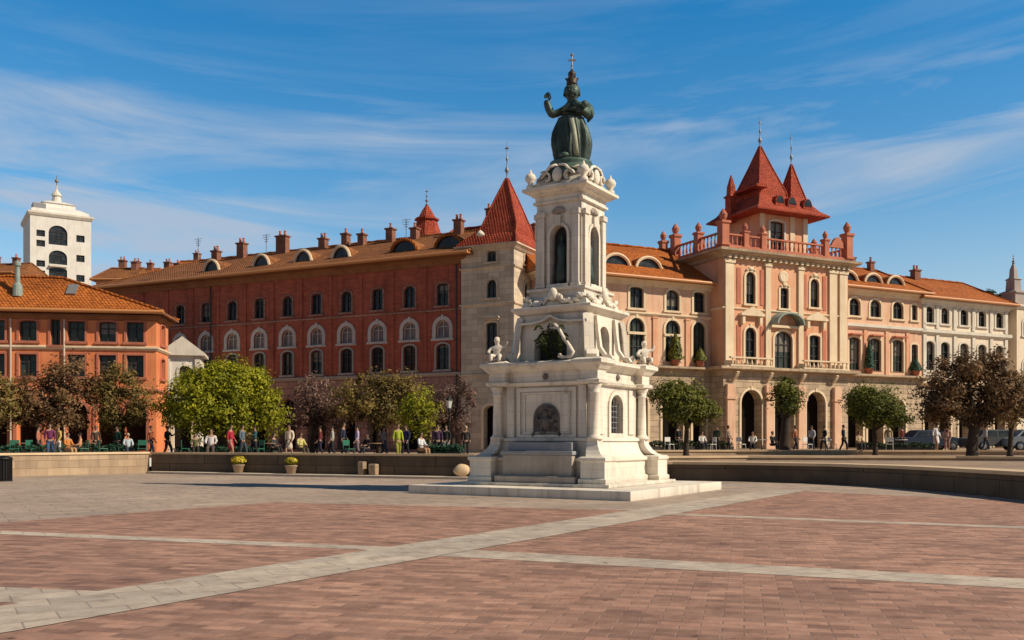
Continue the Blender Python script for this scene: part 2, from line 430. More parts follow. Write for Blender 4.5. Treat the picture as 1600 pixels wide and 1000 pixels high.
def walls(root, W, D, H, front=(), right=(), left=(), m='brick', z0=0, x0=0, y0=0, name='wall', reveal=.28, base=None):
    if base:     # ground storey of its own stone up to base[0]
        hb, mb = base
        lo = lambda ops: [q for q in ops if q['z'] < hb - .5]
        hi = lambda ops: [dict(q, z=q['z'] - hb) for q in ops if q['z'] >= hb - .5]
        walls(root, W, D, hb, lo(front), lo(right), lo(left), mb, 0, x0, y0, 'ground_storey_wall', reveal)
        return walls(root, W, D, H - hb, hi(front), hi(right), hi(left), m, hb, x0, y0, name, reveal)
    if z0 == 0:  # foundation reaching below the paving
        z0 = -.45; H += .45
        up = lambda ops: [dict(q, z=q['z'] + .45) for q in ops]
        front, right, left = up(front), up(right), up(left)
    bm = bmesh.new()
    V = Vector
    wall_face(bm, W, H, front, lambda a, z, d: V((x0 + a, y0 + d, z0 + z)), V((0, -1, 0)), reveal)
    wall_face(bm, D, H, right, lambda a, z, d: V((x0 + W - d, y0 + a, z0 + z)), V((1, 0, 0)), reveal)
    wall_face(bm, D, H, left, lambda a, z, d: V((x0 + d, y0 + D - a, z0 + z)), V((-1, 0, 0)), reveal)
    wall_face(bm, W, H, (), lambda a, z, d: V((x0 + W - a, y0 + D - d, z0 + z)), V((0, 1, 0)), reveal)
    tri_fill(bm, [[(0, 0), (W, 0), (W, D), (0, D)]], lambda a, b: V((x0 + a, y0 + b, z0 + H)), V((0, 0, 1)))
    o = obj(name, bm, MT[m], root)
    for op in front: window_parts(root, op, Matrix.Translation((x0 + op['x'], y0, z0 + op['z'])))
    for op in right: window_parts(root, op, Matrix.Translation((x0 + W, y0 + op['x'], z0 + op['z'])) @ Matrix.Rotation(PI / 2, 4, 'Z'))
    for op in left: window_parts(root, op, Matrix.Translation((x0, y0 + D - op['x'], z0 + op['z'])) @ Matrix.Rotation(-PI / 2, 4, 'Z'))
    return o

def cornice(root, W, D, z, prof, m, x0=0, y0=0, name='cornice'):
    """moulding around a W x D block; prof = [(outset, dz), ...] bottom to top"""
    bm = bmesh.new()
    rings = [[(x0 - o, y0 - o, z + dz), (x0 + W + o, y0 - o, z + dz), (x0 + W + o, y0 + D + o, z + dz), (x0 - o, y0 + D + o, z + dz)] for o, dz in prof]
    ring_loft(bm, rings); return obj(name, bm, MT[m], root)

BELT = [(-.02, 0), (.06, .02), (.16, .14), (.16, .24), (-.02, .3)]
def belt(root, W, D, z, m, **k): return cornice(root, W, D, z, BELT, m, name='string_course', **k)

def hip_roof(root, W, D, ze, zr, over, hl, hr, m, x0=0, y0=0, thick=.16, name='roof', sag=.0):
    bm = bmesh.new()
    xa, xb, ya, yb = x0 - over, x0 + W + over, y0 - over, y0 + D + over
    ym = y0 + D / 2
    N = 16
    # subdivided slopes so the tiles and ridge can waver slightly
    def quad(p00, p10, p11, p01, nu, nv):
        g = []
        for j in range(nv + 1):
            row = []
            for i in range(nu + 1):
                u, v = i / nu, j / nv
                p = (Vector(p00) * (1 - u) + Vector(p10) * u) * (1 - v) + (Vector(p01) * (1 - u) + Vector(p11) * u) * v
                if 0 < v: p.z += .07 * noise.noise(p * .35)
                row.append(bm.verts.new(p))
            g.append(row)
        for j in range(nv):
            for i in range(nu): bm.faces.new((g[j][i], g[j][i + 1], g[j + 1][i + 1], g[j + 1][i]))
    rl, rr = (xa if hl == 0 else x0 + hl), (xb if hr == 0 else x0 + W - hr)
    quad((xa, ya, ze), (xb, ya, ze), (rr, ym, zr), (rl, ym, zr), 30, 5)
    quad((xb, yb, ze), (xa, yb, ze), (rl, ym, zr), (rr, ym, zr), 30, 5)
    for x, r, s in ((xa, rl, 1), (xb, rr, 0)):
        a, b = (x, yb, ze), (x, ya, ze)
        if not s: a, b = b, a
        v = [bm.verts.new(p) for p in (a, b, (r, ym, zr))]; bm.faces.new(v)
    bmesh.ops.remove_doubles(bm, verts=bm.verts, dist=.001)
    # ridge cap tiles
    n = max(4, int((rr - rl) / .45))
    tube(bm, [(rl + (rr - rl) * i / n, ym, zr + .03 + .025 * math.sin(i * 2.4)) for i in range(n + 1)], .12, 6)
    for x, y, r in ((xa, ya, rl), (xa, yb, rl), (xb, ya, rr), (xb, yb, rr)):
        if abs(x - r) > .05: tube(bm, [(x, y, ze + .02), (r, ym, zr + .02)], .1, 6)
    ro = obj(name, bm, MT[m], root)
    bm = bmesh.new(); box(bm, xa + .02, xb - .02, ya + .02, yb - .02, ze - thick, ze - .004)
    obj('eave', bm, MT['eave'], root)
    bm = bmesh.new(); tube(bm, [(xa, ya - .08, ze - .05), (xb, ya - .08, ze - .05)], .13, 8)
    obj('gutter', bm, MT['gutter'], root)
    return ro

def roof_z(y, D, ze, zr, over, y0=0): return ze + (zr - ze) * (y - y0 + over) / (D / 2 + over)

def chimney(root, x, y, z0, z1, w=.7, d=.6, pots=2, m='chimney'):
    bm = bmesh.new()
    box(bm, x - w / 2, x + w / 2, y - d / 2, y + d / 2, z0, z1, .02)
    box(bm, x - w / 2 - .09, x + w / 2 + .09, y - d / 2 - .09, y + d / 2 + .09, z1 + .002, z1 + .14, .02)
    c = obj('chimney', bm, MT[m], root)
    for k in range(pots):
        px = x + (k - (pots - 1) / 2) * w * .5
        bm = bmesh.new(); lathe(bm, [(.1, z1 + .142), (.12, z1 + .25), (.09, z1 + .5), (.12, z1 + .52), (.12, z1 + .58)], 10, px, y)
        obj('chimney_pot', bm, MT['terracotta'], c)
    return c

def eyebrow(root, x, y, W, h, slope, zb, m, trim='cream'):
    """curved dormer growing out of the tiles, its arched light below the curve"""
    dy = h / slope + .3; n = 14
    prof = lambda k, s=1: (W * s * (k / n - .5), h * s * max(0, 1 - (2 * k / n - 1) ** 2) ** .62)
    bm = bmesh.new(); rings = []
    for yy, s in ((y - .18, 1.0), (y + dy, 1.0)):
        rings.append([(x + prof(k)[0], yy, zb + prof(k)[1] + .03) for k in range(n + 1)] + [(x + prof(k)[0], yy, zb + prof(k)[1] - .1) for k in range(n, -1, -1)])
    ring_loft(bm, rings); d = obj('dormer', bm, MT[m], root)
    bm = bmesh.new(); f = [bm.verts.new((x + prof(k)[0] * .86, y, zb + max(prof(k)[1] - .1, -.15))) for k in range(n + 1)]
    bm.faces.new(f); obj('pane', bm, MT['glass_plain'], d)
    bm = bmesh.new()
    tube(bm, [(x + prof(k)[0] * .93, y - .14, zb + prof(k)[1] - .06) for k in range(n + 1)], .13, 6)
    obj('dormer_trim', bm, MT[trim], d)

def finial(root, x, y, z, h, m='lead', ballr=.16):
    bm = bmesh.new()
    lathe(bm, [(.14, 0), (.1, .12), (.05, .2), (.05, h * .18), (ballr, h * .24), (ballr * 1.05, h * .27), (ballr * .7, h * .32), (.045, h * .36), (.04, h * .5), (ballr * .6, h * .54), (ballr * .6, h * .57), (.035, h * .62), (.02, h)], 12, x, y, z0=z)
    box(bm, x - .16, x + .16, y - .02, y + .02, z + h * .82, z + h * .86)
    return obj('finial', bm, MT[m], root, smooth=True)

def bell_roof(root, cx, cy, hx, hy, z0, z1, m, flare=.35, name='roof', off=(0, 0), prof=None, fast=False):
    """steep four-sided roof with a flared foot"""
    bm = bmesh.new(); H = z1 - z0
    prof = prof or [(1 + flare, -.12), (1 + flare, 0), (1 + flare * .35, .1 * H), (1.0, .2 * H), (.9, .28 * H), (.45, .64 * H), (.03, H)]
    ox = lambda z: cx + off[0] * min(1, max(0, z) / (H if not fast else 1.3))
    oy = lambda z: cy + off[1] * min(1, max(0, z) / (H if not fast else 1.3))
    ring_loft(bm, [[(ox(z) - hx * s, oy(z) - hy * s, z0 + z), (ox(z) + hx * s, oy(z) - hy * s, z0 + z), (ox(z) + hx * s, oy(z) + hy * s, z0 + z), (ox(z) - hx * s, oy(z) + hy * s, z0 + z)] for s, z in prof])
    for sx, sy in ((-1, -1), (1, -1), (1, 1), (-1, 1)):
        tube(bm, [(ox(z) + sx * hx * s, oy(z) + sy * hy * s, z0 + z + .02) for s, z in prof[1:]], .07, 5)
    return obj(name, bm, MT[m], root)

def scroll2(bm, pts, w, t):
    pts = [Vector(p) for p in pts]; ax = Vector((1, 0, 0)); rings = []
    for i, p in enumerate(pts):
        d = (pts[min(i + 1, len(pts) - 1)] - pts[max(i - 1, 0)]).normalized(); n = d.cross(ax).normalized()
        rings.append([p - ax * w / 2 - n * t / 2, p + ax * w / 2 - n * t / 2, p + ax * w / 2 + n * t / 2, p - ax * w / 2 + n * t / 2])
    ring_loft(bm, rings)

def balustrade(root, x0, x1, y, z, h, m, axis='x', step=.45):
    bm = bmesh.new(); n = max(2, int(abs(x1 - x0) / step))
    def P(a, b, c0, c1, z0, z1):
        if axis == 'x': box(bm, a, b, c0, c1, z0, z1)
        else: box(bm, c0, c1, a, b, z0, z1)
    P(x0, x1, y - .12, y + .12, z, z + .12); P(x0, x1, y - .13, y + .13, z + h - .12, z + h)
    for i in range(n):
        t = x0 + (i + .5) * (x1 - x0) / n
        cx, cy = (t, y) if axis == 'x' else (y, t)
        lathe(bm, [(.05, z + .11), (.1, z + h * .35), (.05, z + h * .65), (.07, z + h - .11)], 8, cx, cy)
    return obj('balustrade', bm, MT[m], root)

def post(root, x, y, z, h, w, m, cap='ball'):
    bm = bmesh.new()
    sq_loft(bm, [(w * .62, z), (w * .62, z + .15), (w * .5, z + .2), (w * .5, z + h * .75), (w * .65, z + h * .8), (w * .65, z + h * .88), (w * .3, z + h * .9)], x, y)
    if cap == 'ball': lathe(bm, [(w * .2, z + h * .89), (w * .42, z + h), (w * .5, z + h + w * .4), (w * .3, z + h + w * .75), (.03, z + h + w * 1.1)], 10, x, y)
    return obj('pinnacle', bm, MT[m], root)

def op(x, z, w, h, arch, style, **k): return dict(x=x, z=z, w=w, h=h, arch=arch, style=style, **k)

TZ, UZ = .78, .98   # terrace levels behind the walls
GZ = 1.0    # level of the upper square where the buildings stand

# ------------------------------------------------------------------ setting: plaza, terraces, walls
def sheet(name, pts, z, m, kind='structure'):
    bm = bmesh.new(); tri_fill(bm, [[(p[0], p[1]) for p in pts]], lambda a, b: Vector((a, b, z)), Vector((0, 0, 1)))
    return tag(obj(name, bm, MT[m]), kind=kind)

sheet('plaza', [(-90, -30), (70, -30), (70, 60), (-90, 60)], 0, 'plaza')
A = Vector((.525, .851)); NB = Vector((-.851, .525))
def clip(poly, p, n):
    out = []
    for i in range(len(poly)):
        a, b = poly[i], poly[(i + 1) % len(poly)]
        da, db = (a - p).dot(n), (b - p).dot(n)
        if da >= 0: out.append(a)
        if (da < 0) != (db < 0): out.append(a + (b - a) * (da / (da - db)))
    return out
V2 = lambda x, y: Vector((x, y))
def perp(d, left=True):
    d = d.normalized(); return Vector((-d.y, d.x)) if left else Vector((d.y, -d.x))
L0 = V2(-3.05, 9.65); U0 = L0 + NB * 1.3
c1p, c1d = V2(-9, 16.3), V2(7.2, -2.5)
c2p, c2d = V2(-.55, 13.2), V2(6.25, -2.75)
c3p, c3d = V2(3.9, 20.2), V2(5.5, -2.9)
c0p, c0d = V2(-5.56, 9.75), V2(3.68, -.85)
big = [V2(-40, -8), V2(40, -8), V2(40, 60), V2(-40, 60)]
def field(*cuts):
    p = big
    for pt, n in cuts: p = clip(p, pt, n)
    return p
def above(p, d, off): n = perp(d); return (p + n * off, n)
def below(p, d, off): n = perp(d); return (p - n * off, -n)
leftband = (U0, NB); rightband = (L0, -NB)
fields = [
    field(leftband, above(c1p, c1d, .24), (V2(-10.3, 17.9), -NB), below(V2(-6.4, 24.4), V2(8.65, -2.7), 0)),
    field(leftband, below(c1p, c1d, .24), above(c0p, c0d, .42)),
    field(leftband, below(c0p, c0d, .42)),
    field(rightband, above(c3p, c3d, .24), (V2(9.6, 29.7), perp(V2(3.9, -4.9), False)), (V2(13.2, 20), V2(-1, 0))),
    field(rightband, below(c3p, c3d, .24), above(c2p, c2d, .42), (V2(13.2, 20), V2(-1, 0))),
    field(rightband, below(c2p, c2d, .42), (V2(13.2, 20), V2(-1, 0))),
]
for f in fields: sheet('brick_paving', f, .004, 'pave_brick')
# pale stone bands lie in the gaps between the brick fields
def strip(p, d, w, t0, t1, cuts=()):
    d = d.normalized(); n = perp(d); q = [p + d * t0 - n * w, p + d * t1 - n * w, p + d * t1 + n * w, p + d * t0 + n * w]
    for c in cuts: q = clip(q, *c)
    return q
sheet('stone_band', strip(L0 + NB * .65, A, .64, -16, 24), .008, 'band')
for p, d, w, cuts in ((c1p, c1d, .23, [leftband]), (c2p, c2d, .41, [rightband]), (c3p, c3d, .23, [rightband]), (c0p, c0d, .41, [leftband])):
    sheet('stone_band', strip(p, d, w, -14, 14, cuts), .006, 'band')

LW = [(-32.5, 30), (-22.6, 42.2), (-18.6, 47.6)]
DW = [(-18.5, 47.6), (-10, 43.6), (-1.6, 40.0), (3.4, 39.4)]
RW = [(3.3, 39.0), (6.7, 38.5), (9.8, 37.0), (12.0, 35.0), (13.3, 32.2), (13.85, 29), (14.1, 25.5), (14.1, 20), (13.9, 12)]
T2 = [(2.9, 45), (12, 47.2), (22, 46), (33, 41), (60, 34)]
T3 = [(2.8, 56), (14, 57.8), (28, 56.4), (45, 51.5), (75, 46)]
sheet('terrace', [(-32.5, 30.3), (-22.7, 42.5), (-18.5, 47.9), (-10, 43.9), (-1.6, 40.3), (3.4, 39.7)] + T2 + [(2500, 60), (2500, 3500), (-2500, 3500), (-2500, 30)], TZ, 'terrace')
sheet('lower_terrace', [(3.3, 39.3), (6.9, 38.8), (10, 37.3), (12.3, 35.2), (13.6, 32.3), (14.15, 29), (14.4, 25.5), (14.4, 20), (14.2, 12), (60, 12), (60, 34.2), (33, 41.2), (22, 46.2), (12, 47.4), (3, 45.2)], .66, 'terrace')
sheet('upper_terrace', T3 + [(300, 60), (300, 160), (2.8, 160)], UZ, 'terrace')

def run_wall(name, label, pts, z0, z1, m, thick=.45, cop=.1, cm='coping', over=.06, cat='wall'):
    pts = [Vector((p[0], p[1])) for p in pts]
    # smooth the plan line
    def offs(d):
        out = []
        for i, p in enumerate(pts):
            t = (pts[min(i + 1, len(pts) - 1)] - pts[max(i - 1, 0)]).normalized()
            out.append(p + Vector((-t.y, t.x)) * d)
        return out
    def ext(bm, d0, d1, za, zb):
        a, b = offs(d0), offs(d1)
        ring_loft(bm, [[(p.x, p.y, za), (q.x, q.y, za), (q.x, q.y, zb), (p.x, p.y, zb)] for p, q in zip(a, b)])
    bm = bmesh.new(); ext(bm, 0, thick, z0, z1)
    w = tag(obj(name, bm, MT[m]), label, cat)
    bm = bmesh.new(); ext(bm, -over, thick + over, z1 + .002, z1 + cop)
    obj('coping', bm, MT[cm], w)
    return w
run_wall('stone_wall', 'low tan stone wall in sunlight at the left edge of the square', LW, -.05, .98, 'wall_stone')
run_wall('stone_wall', 'dark shaded stone wall running behind the left of the monument', DW, -.05, .96, 'wall_shaded')
run_wall('stone_wall', 'curved dark low wall with sunlit coping right of the monument', RW, -.05, .66, 'wall_shaded', cop=.11, thick=1.0, over=.09)
run_wall('stone_wall', 'brown step wall on the terrace behind the curved dark wall', T2, .45, .78, 'wall_stone', cop=.1)
run_wall('stone_wall', 'farthest brown step wall below the arcaded facades', T3, .6, .98, 'wall_stone', cop=.1)
# pale kerb strip along the foot of the dark left wall
bm = bmesh.new()
a = [Vector(p) for p in ((-18.3, 46.4), (-10.4, 42.5), (-1.9, 38.9), (3.2, 38.3))]; b_ = [Vector(p) for p in ((-18.3, 47.4), (-10.1, 43.45), (-1.7, 39.9), (3.3, 39.3))]
ring_loft(bm, [[(p.x, p.y, -.02), (q.x, q.y, -.02), (q.x, q.y, .1), (p.x, p.y, .1)] for p, q in zip(a, b_)])
tag(obj('kerb', bm, MT['kerb']), kind='structure')

# ------------------------------------------------------------------ brick palace (left)
def brick_palace():
    W, D, H = 37.0, 13.0, 14.5
    r = thing('brick_palace', 'long dark red brick palace with three rows of arched windows and brown tiled roof', 'building', (-37.27, 85.15, GZ), math.radians(-25.03))
    xs = [W - 1.65 - 2.92 * k for k in range(12)]
    fr = []
    for i, x in enumerate(xs):
        fr.append(op(x, 10.9, 1.0, 1.65, .6 if i % 2 else .25, 'brick_top'))
        fr.append(op(x, 8.4, 1.15, 1.4, 1.0, 'brick_mid'))
        fr.append(op(x, 6.05, 1.1, 1.95, .5, 'brick_low'))
        fr.append(op(x, .02, 1.75, 4.1, 1.0, 'arcade_brick', deep=.7))
    walls(r, W, D, H, fr, m='brick', base=(5.7, 'brick_base'))
    cornice(r, W, D, 5.55, [(-.02, 0), (.08, .03), (.22, .14), (.22, .26), (-.02, .32)], 'grey_trim', name='string_course')
    cornice(r, W, D, 10.45, [(-.02, 0), (.05, .02), (.1, .08), (.1, .15), (-.02, .18)], 'brick_base', name='string_course')
    cornice(r, W, D, 13.9, [(-.02, 0), (.1, .05), (.2, .25), (.45, .45), (.45, .58), (-.02, .6)], 'eave')
    for k in range(13):   # shallow pilaster strips between bays
        x = W - .25 - 2.92 * k
        if x < .3: continue
        for za, zb in ((5.88, 10.44), (10.64, 13.88)):
            bm = bmesh.new(); box(bm, x - .14, x + .14, -.09, .02, za, zb); obj('pilaster', bm, MT['brick'], r)
    ze, zr, ov = 14.6, 17.9, 1.1
    hip_roof(r, W, D, ze, zr, ov, 5, 0.01, 'roof_brown')
    sl = (zr - ze) / (D / 2 + ov)
    for x in (35.2, 31.2, 25.2, 21.4, 17.0, 11.5):
        y = 1.3; eyebrow(r, x, y, 2.6 if x > 30 else 1.9, .95, sl, roof_z(y, D, ze, zr, ov) - .02, 'roof_brown', 'roof_orange' if x > 30 else 'cream')
    for px, h, w in ((33.5, 1.1, .7), (29.3, .75, .6), (26.9, 1.0, .65), (24.0, .75, .6), (22.3, 1.0, .6), (19.9, .75, .7), (15.4, 1.6, 1.1), (10.7, 1.3, .8), (7.6, .7, .7)):
        yy = D / 2 - .5; chimney(r, px, yy, zr - .9, zr + h * .75, w, .6, 2 if w > .65 else 1)
    for x in (W - .4, 12.6):
        bm = bmesh.new(); tube(bm, [(x, -.12, .1), (x, -.12, 13.9)], .06, 8)
        obj('drainpipe', bm, MT['frame_dark'], r)
    for x, h in ((5.0, 2.2), (13.2, 1.8), (28.2, 1.7)):
        bm = bmesh.new(); tube(bm, [(x, 6.4, zr - .3), (x, 6.4, zr + h)], .035, 5)
        for k in range(4): tube(bm, [(x - .45 + .08 * k, 6.4, zr + h - .1 - .2 * k), (x + .45 - .08 * k, 6.4, zr + h - .1 - .2 * k)], .02, 4)
        obj('aerial', bm, MT['lead'], r)
    return r
brick_palace()

def stone_tower():
    Wt = 4.35
    r = thing('stone_tower', 'pale square stone tower with steep red pyramid roof beside the brick palace', 'building', (.14 - Wt * .906, 67.4 + Wt * .423, GZ), math.radians(-25.03))
    fr = [op(2.55, 13.8, .75, .95, 1, 'tower'), op(2.55, 11.15, .8, 1.35, 1, 'tower'), op(2.55, 7.0, .9, 2.35, .3, 'tower'), op(2.5, .05, 1.2, 3.2, .6, 'arcade', deep=.6)]
    rt = [op(2.2, 13.8, .75, .95, 1, 'tower'), op(2.2, 11.15, .8, 1.35, 1, 'tower'), op(2.2, 7.0, .9, 2.35, .3, 'tower')]
    walls(r, Wt, Wt, 15.0, fr, rt, m='tower_stone')
    for z in (5.4, 10.6, 13.3): cornice(r, Wt, Wt, z, [(-.02, 0), (.05, .02), (.12, .1), (.12, .18), (-.02, .22)], 'tower_stone', name='string_course')
    cornice(r, Wt, Wt, 14.6, [(-.02, 0), (.1, .06), (.3, .3), (.42, .36), (.42, .46), (-.02, .5)], 'tower_stone')
    bm = bmesh.new(); box(bm, 1.85, 3.25, -.3, .02, 9.62, 9.8, .03); box(bm, 1.95, 3.15, -.2, .02, 9.5, 9.618); obj('window_hood', bm, MT['tower_stone'], r)
    bell_roof(r, Wt / 2, Wt / 2, Wt / 2 - .05, Wt / 2 - .05, 15.12, 20.3, 'roof_red', .16, off=(.8, -.45), fast=True, prof=[(1.14, -.12), (1.14, 0), (1.02, .35), (.82, .8), (.72, 1.15), (.65, 1.5), (.34, 3.4), (.03, 5.18)])
    finial(r, Wt / 2 + .8, Wt / 2 - .45, 20.15, 2.9)
    bm = bmesh.new(); lathe(bm, [(.02, 0), (.3, .1), (.3, .25), (.02, .5)], 12, 1.9, -.55, z0=15.6); obj('dormer', bm, MT['white_trim'], r, True)
    return r
stone_tower()

def back_turret():
    Y = 84.0; X = (667 - 800) / 1450 * Y
    r = thing('red_turret', 'small red octagonal turret with pointed cap rising behind the brick palace roof', 'turret', (X, Y, GZ), math.radians(-25))
    bm = bmesh.new(); oct_loft(bm, [(1.55, 0), (1.55, 18.0), (1.7, 18.1), (1.7, 18.25)]); obj('wall', bm, MT['terracotta'], r)
    bm = bmesh.new(); oct_loft(bm, [(1.9, 18.2), (1.9, 18.3), (1.5, 18.9), (1.1, 20.0), (.9, 20.6)]); obj('roof', bm, MT['roof_red'], r)
    bm = bmesh.new(); oct_loft(bm, [(.85, 20.5), (1.12, 20.6), (1.12, 20.75), (.8, 20.85), (.4, 21.6), (.04, 22.1)]); obj('cap_roof', bm, MT['roof_red'], r)
    finial(r, 0, 0, 22.0, 1.5)
    # the red ridged roof that ties the turret to the stone tower
    Y2 = 82.0
    q = thing('red_roofed_house', 'house with dark red ridge roof and a chimney between turret and stone tower', 'building', ((688 - 800) / 1450 * Y2, Y2, GZ), math.radians(-25))
    walls(q, 7, 5, 18.1, m='terracotta')
    hip_roof(q, 7, 5, 18.1, 19.8, .3, .01, .01, 'roof_red')
    chimney(q, 3.6, 2.4, 19.2, 21.2, .45, .45, 1)
back_turret()

# ------------------------------------------------------------------ right-hand palace
E_ANG = math.atan2(.436, .9)
E = Vector((math.cos(E_ANG), math.sin(E_ANG))); N = Vector((-E.y, E.x)); Q = Vector((16.84, 74.0))
def at(s, n): p = Q + E * s + N * n; return (p.x, p.y, GZ)

def mid_wing():
    W, D, H = 15.6, 11.0, 13.1
    r = thing('palace_wing', 'salmon and cream palace wing between the monument and the tall gabled pavilion', 'building', at(-15.6, 1.6), E_ANG)
    xs = [1.9, 5.1, 8.45, 11.85, 14.45]
    fr = []
    for i, x in enumerate(xs):
        w = 1.25 if i < 4 else 1.1
        fr += [op(x, 11.0, w, 1.65, .85 if i % 2 else .3, 'cream'), op(x, 6.95, w + .15, 3.3, 1.0, 'cream_green'), op(x, .05, 2.0 if i < 4 else 1.3, 4.6, 1.0, 'arcade', deep=.8)]
    walls(r, W, D, H, fr, m='salmon_pale', base=(6.4, 'arcade'))
    for x in (3.5, 6.8, 10.15, 13.3):
        bm = bmesh.new(); box(bm, x - .22, x + .22, -.1, .02, 6.62, 10.3)
        box(bm, x - .26, x + .26, -.14, .02, 10.302, 10.42)
        obj('pilaster', bm, MT['salmon'], r)
    belt(r, W, D, 10.45, 'cream')
    cornice(r, W, D, 6.2, [(-.02, 0), (.1, .05), (.6, .2), (.6, .36), (-.02, .4)], 'arcade', name='balcony')
    cornice(r, W, D, 12.75, [(-.02, 0), (.08, .04), (.2, .25), (.5, .4), (.55, .52), (-.02, .56)], 'cream')
    for x in xs[:4]:
        bm = bmesh.new(); box(bm, x - .85, x + .85, -.14, .02, 8.95, 9.15); obj('transom', bm, MT['cream'], r)
    ze, zr, ov = 13.35, 17.1, .8
    hip_roof(r, W, D, ze, zr, ov, 0.01, 0.01, 'roof_orange')
    sl = (zr - ze) / (D / 2 + ov)
    for x in (7.3, 10.3): eyebrow(r, x, 1.2, 2.6, .85, sl, roof_z(1.2, D, ze, zr, ov) - .02, 'roof_orange', 'cream')
    chimney(r, 7.4, 5.2, 16.6, 17.9, .7, .6, 1); chimney(r, 2.4, 5.2, 16.6, 17.9, .7, .6, 1)
    return r
mid_wing()

def pavilion():
    W, D, H = 13.4, 9.0, 15.7
    r = thing('palace_pavilion', 'tall salmon pavilion with corner pinnacles and two steep red spires', 'building', at(0, 0), E_ANG)
    fr = [op(2.75, 11.75, .95, 2.6, 1, 'cream'), op(6.3, 11.6, .85, 1.7, .2, 'cream'), op(9.6, 11.9, .95, 2.4, 1, 'cream'),
          op(2.75, 6.95, 1.1, 2.9, 1, 'cream'), op(6.2, 6.6, 1.9, 3.1, .7, 'cream_green'), op(9.6, 6.95, 1.2, 2.6, .3, 'cream'),
          op(2.85, .05, 2.1, 4.75, 1, 'arcade', deep=.9), op(6.3, .05, 2.1, 4.75, 1, 'arcade', deep=.9), op(9.75, .05, 2.1, 4.75, 1, 'arcade', deep=.9)]
    walls(r, W, D, H, fr, m='salmon', base=(6.4, 'arcade'))
    # corner pilasters with caps
    for x in (.55, 4.5, 8.0, 11.6, 12.75):
        bm = bmesh.new(); w = .42 if x in (.55, 11.6, 12.75) else .26
        box(bm, x - w, x + w, -.16, .02, 6.62, 14.9); box(bm, x - w - .1, x + w + .1, -.24, .02, 14.902, 15.2); box(bm, x - w - .08, x + w + .08, -.22, .02, 6.6, 7.1)
        obj('pilaster', bm, MT['cream'], r)
    for x in (.6, 4.58, 8.02, 12.0):
        bm = bmesh.new(); box(bm, x - .4, x + .4, -.3, .02, 0, 5.2, .03); box(bm, x - .5, x + .5, -.4, .02, 4.0, 4.25); box(bm, x - .46, x + .46, -.36, .02, 0, .5)
        obj('pier', bm, MT['salmon_pale'], r)
    cornice(r, W, D, 6.2, [(-.02, 0), (.15, .05), (.75, .2), (.75, .4), (-.02, .42)], 'arcade', name='balcony')
    balustrade(r, .2, 4.6, -.6, 6.62, .75, 'cream'); balustrade(r, 7.8, 12.9, -.6, 6.62, .75, 'cream')
    cornice(r, W, D, 15.2, [(-.02, 0), (.1, .05), (.25, .3), (.8, .55), (.85, .75), (-.02, .8)], 'arcade')
    # pediments over the piano nobile windows
    for x, kind in ((2.75, 'tri'), (9.6, 'tri')):
        bm = bmesh.new()
        ring_loft(bm, [[(x - 1.2, yy, 10.75), (x + 1.2, yy, 10.75), (x + 1.2, yy, 10.92), (x, yy, 11.5), (x - 1.2, yy, 10.92)] for yy in (-.4, .02)])
        box(bm, x - 1.0, x - .75, -.3, .02, 10.1, 10.748); box(bm, x + .75, x + 1.0, -.3, .02, 10.1, 10.748)
        obj('pediment', bm, MT['cream'], r)
    bm = bmesh.new()
    n = 12; rings = []
    for yy, s in ((-1.0, .92), (.02, 1.0)):
        rings.append([(6.2 + 1.6 * s * math.cos(PI * k / n), yy, 10.2 + 1.05 * s * math.sin(PI * k / n)) for k in range(n + 1)] + [(6.2 + 1.45 * s * math.cos(PI * k / n), yy, 10.2 + .92 * s * math.sin(PI * k / n)) for k in range(n, -1, -1)])
    ring_loft(bm, rings); obj('canopy', bm, MT['copper'], r)
    bm = bmesh.new(); box(bm, 4.7, 7.7, -.35, .02, 9.95, 10.15); obj('lintel', bm, MT['cream'], r)
    bm = bmesh.new(); lathe(bm, [(.45, 0), (.5, .06), (.38, .12), (.3, .1)], 16); 
    for v in bm.verts: v.co = Vector((v.co.x + 6.2, -v.co.z, v.co.y + 14.2))
    obj('medallion', bm, MT['cream'], r)
    cornice(r, W, D, 11.2, [(-.02, 0), (.05, .02), (.12, .08), (.12, .16), (-.02, .2)], 'cream', name='string_course')
    bm = bmesh.new()
    for k in range(23): box(bm, .25 + k * .58, .5 + k * .58, -.42, -.02, 15.26, 15.52)
    obj('dentils', bm, MT['cream'], r)
    for x in (1.0, 4.5, 8.0, 11.6):
        bm = bmesh.new(); scroll2(bm, [(x, -.05, 5.6), (x, -.22, 5.62), (x, -.45, 5.9), (x, -.62, 6.18)], .26, .14); obj('console', bm, MT['cream'], r)
    for x, zz_ in ((2.75, 14.6), (6.3, 13.55), (9.6, 14.6)):
        bm = bmesh.new(); ball(bm, (x, -.1, zz_), .2, 2, (1.4, .5, .9)); ball(bm, (x - .38, -.06, zz_ - .12), .13, 1); ball(bm, (x + .38, -.06, zz_ - .12), .13, 1)
        obj('shell_ornament', bm, MT['cream'], r, True)
    for x in (1.55, 3.95, 8.5, 10.7):
        for za, zb in ((11.7, 14.6), (7.2, 10.0)):
            bm = bmesh.new(); box(bm, x - .2, x + .2, -.05, .02, za, zb, .01); obj('panel', bm, MT['terracotta'], r)
    # roof-top terrace: parapet, balustrades, pinnacles
    z = 16.0
    bm = bmesh.new(); box(bm, -.3, 13.7, -.3, 9.3, z - .02, z + .25); obj('parapet', bm, MT['terracotta'], r)
    balustrade(r, .2, 13.2, 0, z + .25, 1.0, 'terracotta'); balustrade(r, .3, 8.8, 0, z + .25, 1.15, 'terracotta', 'y'); balustrade(r, .3, 8.8, 13.4, z + .25, 1.0, 'terracotta', 'y')
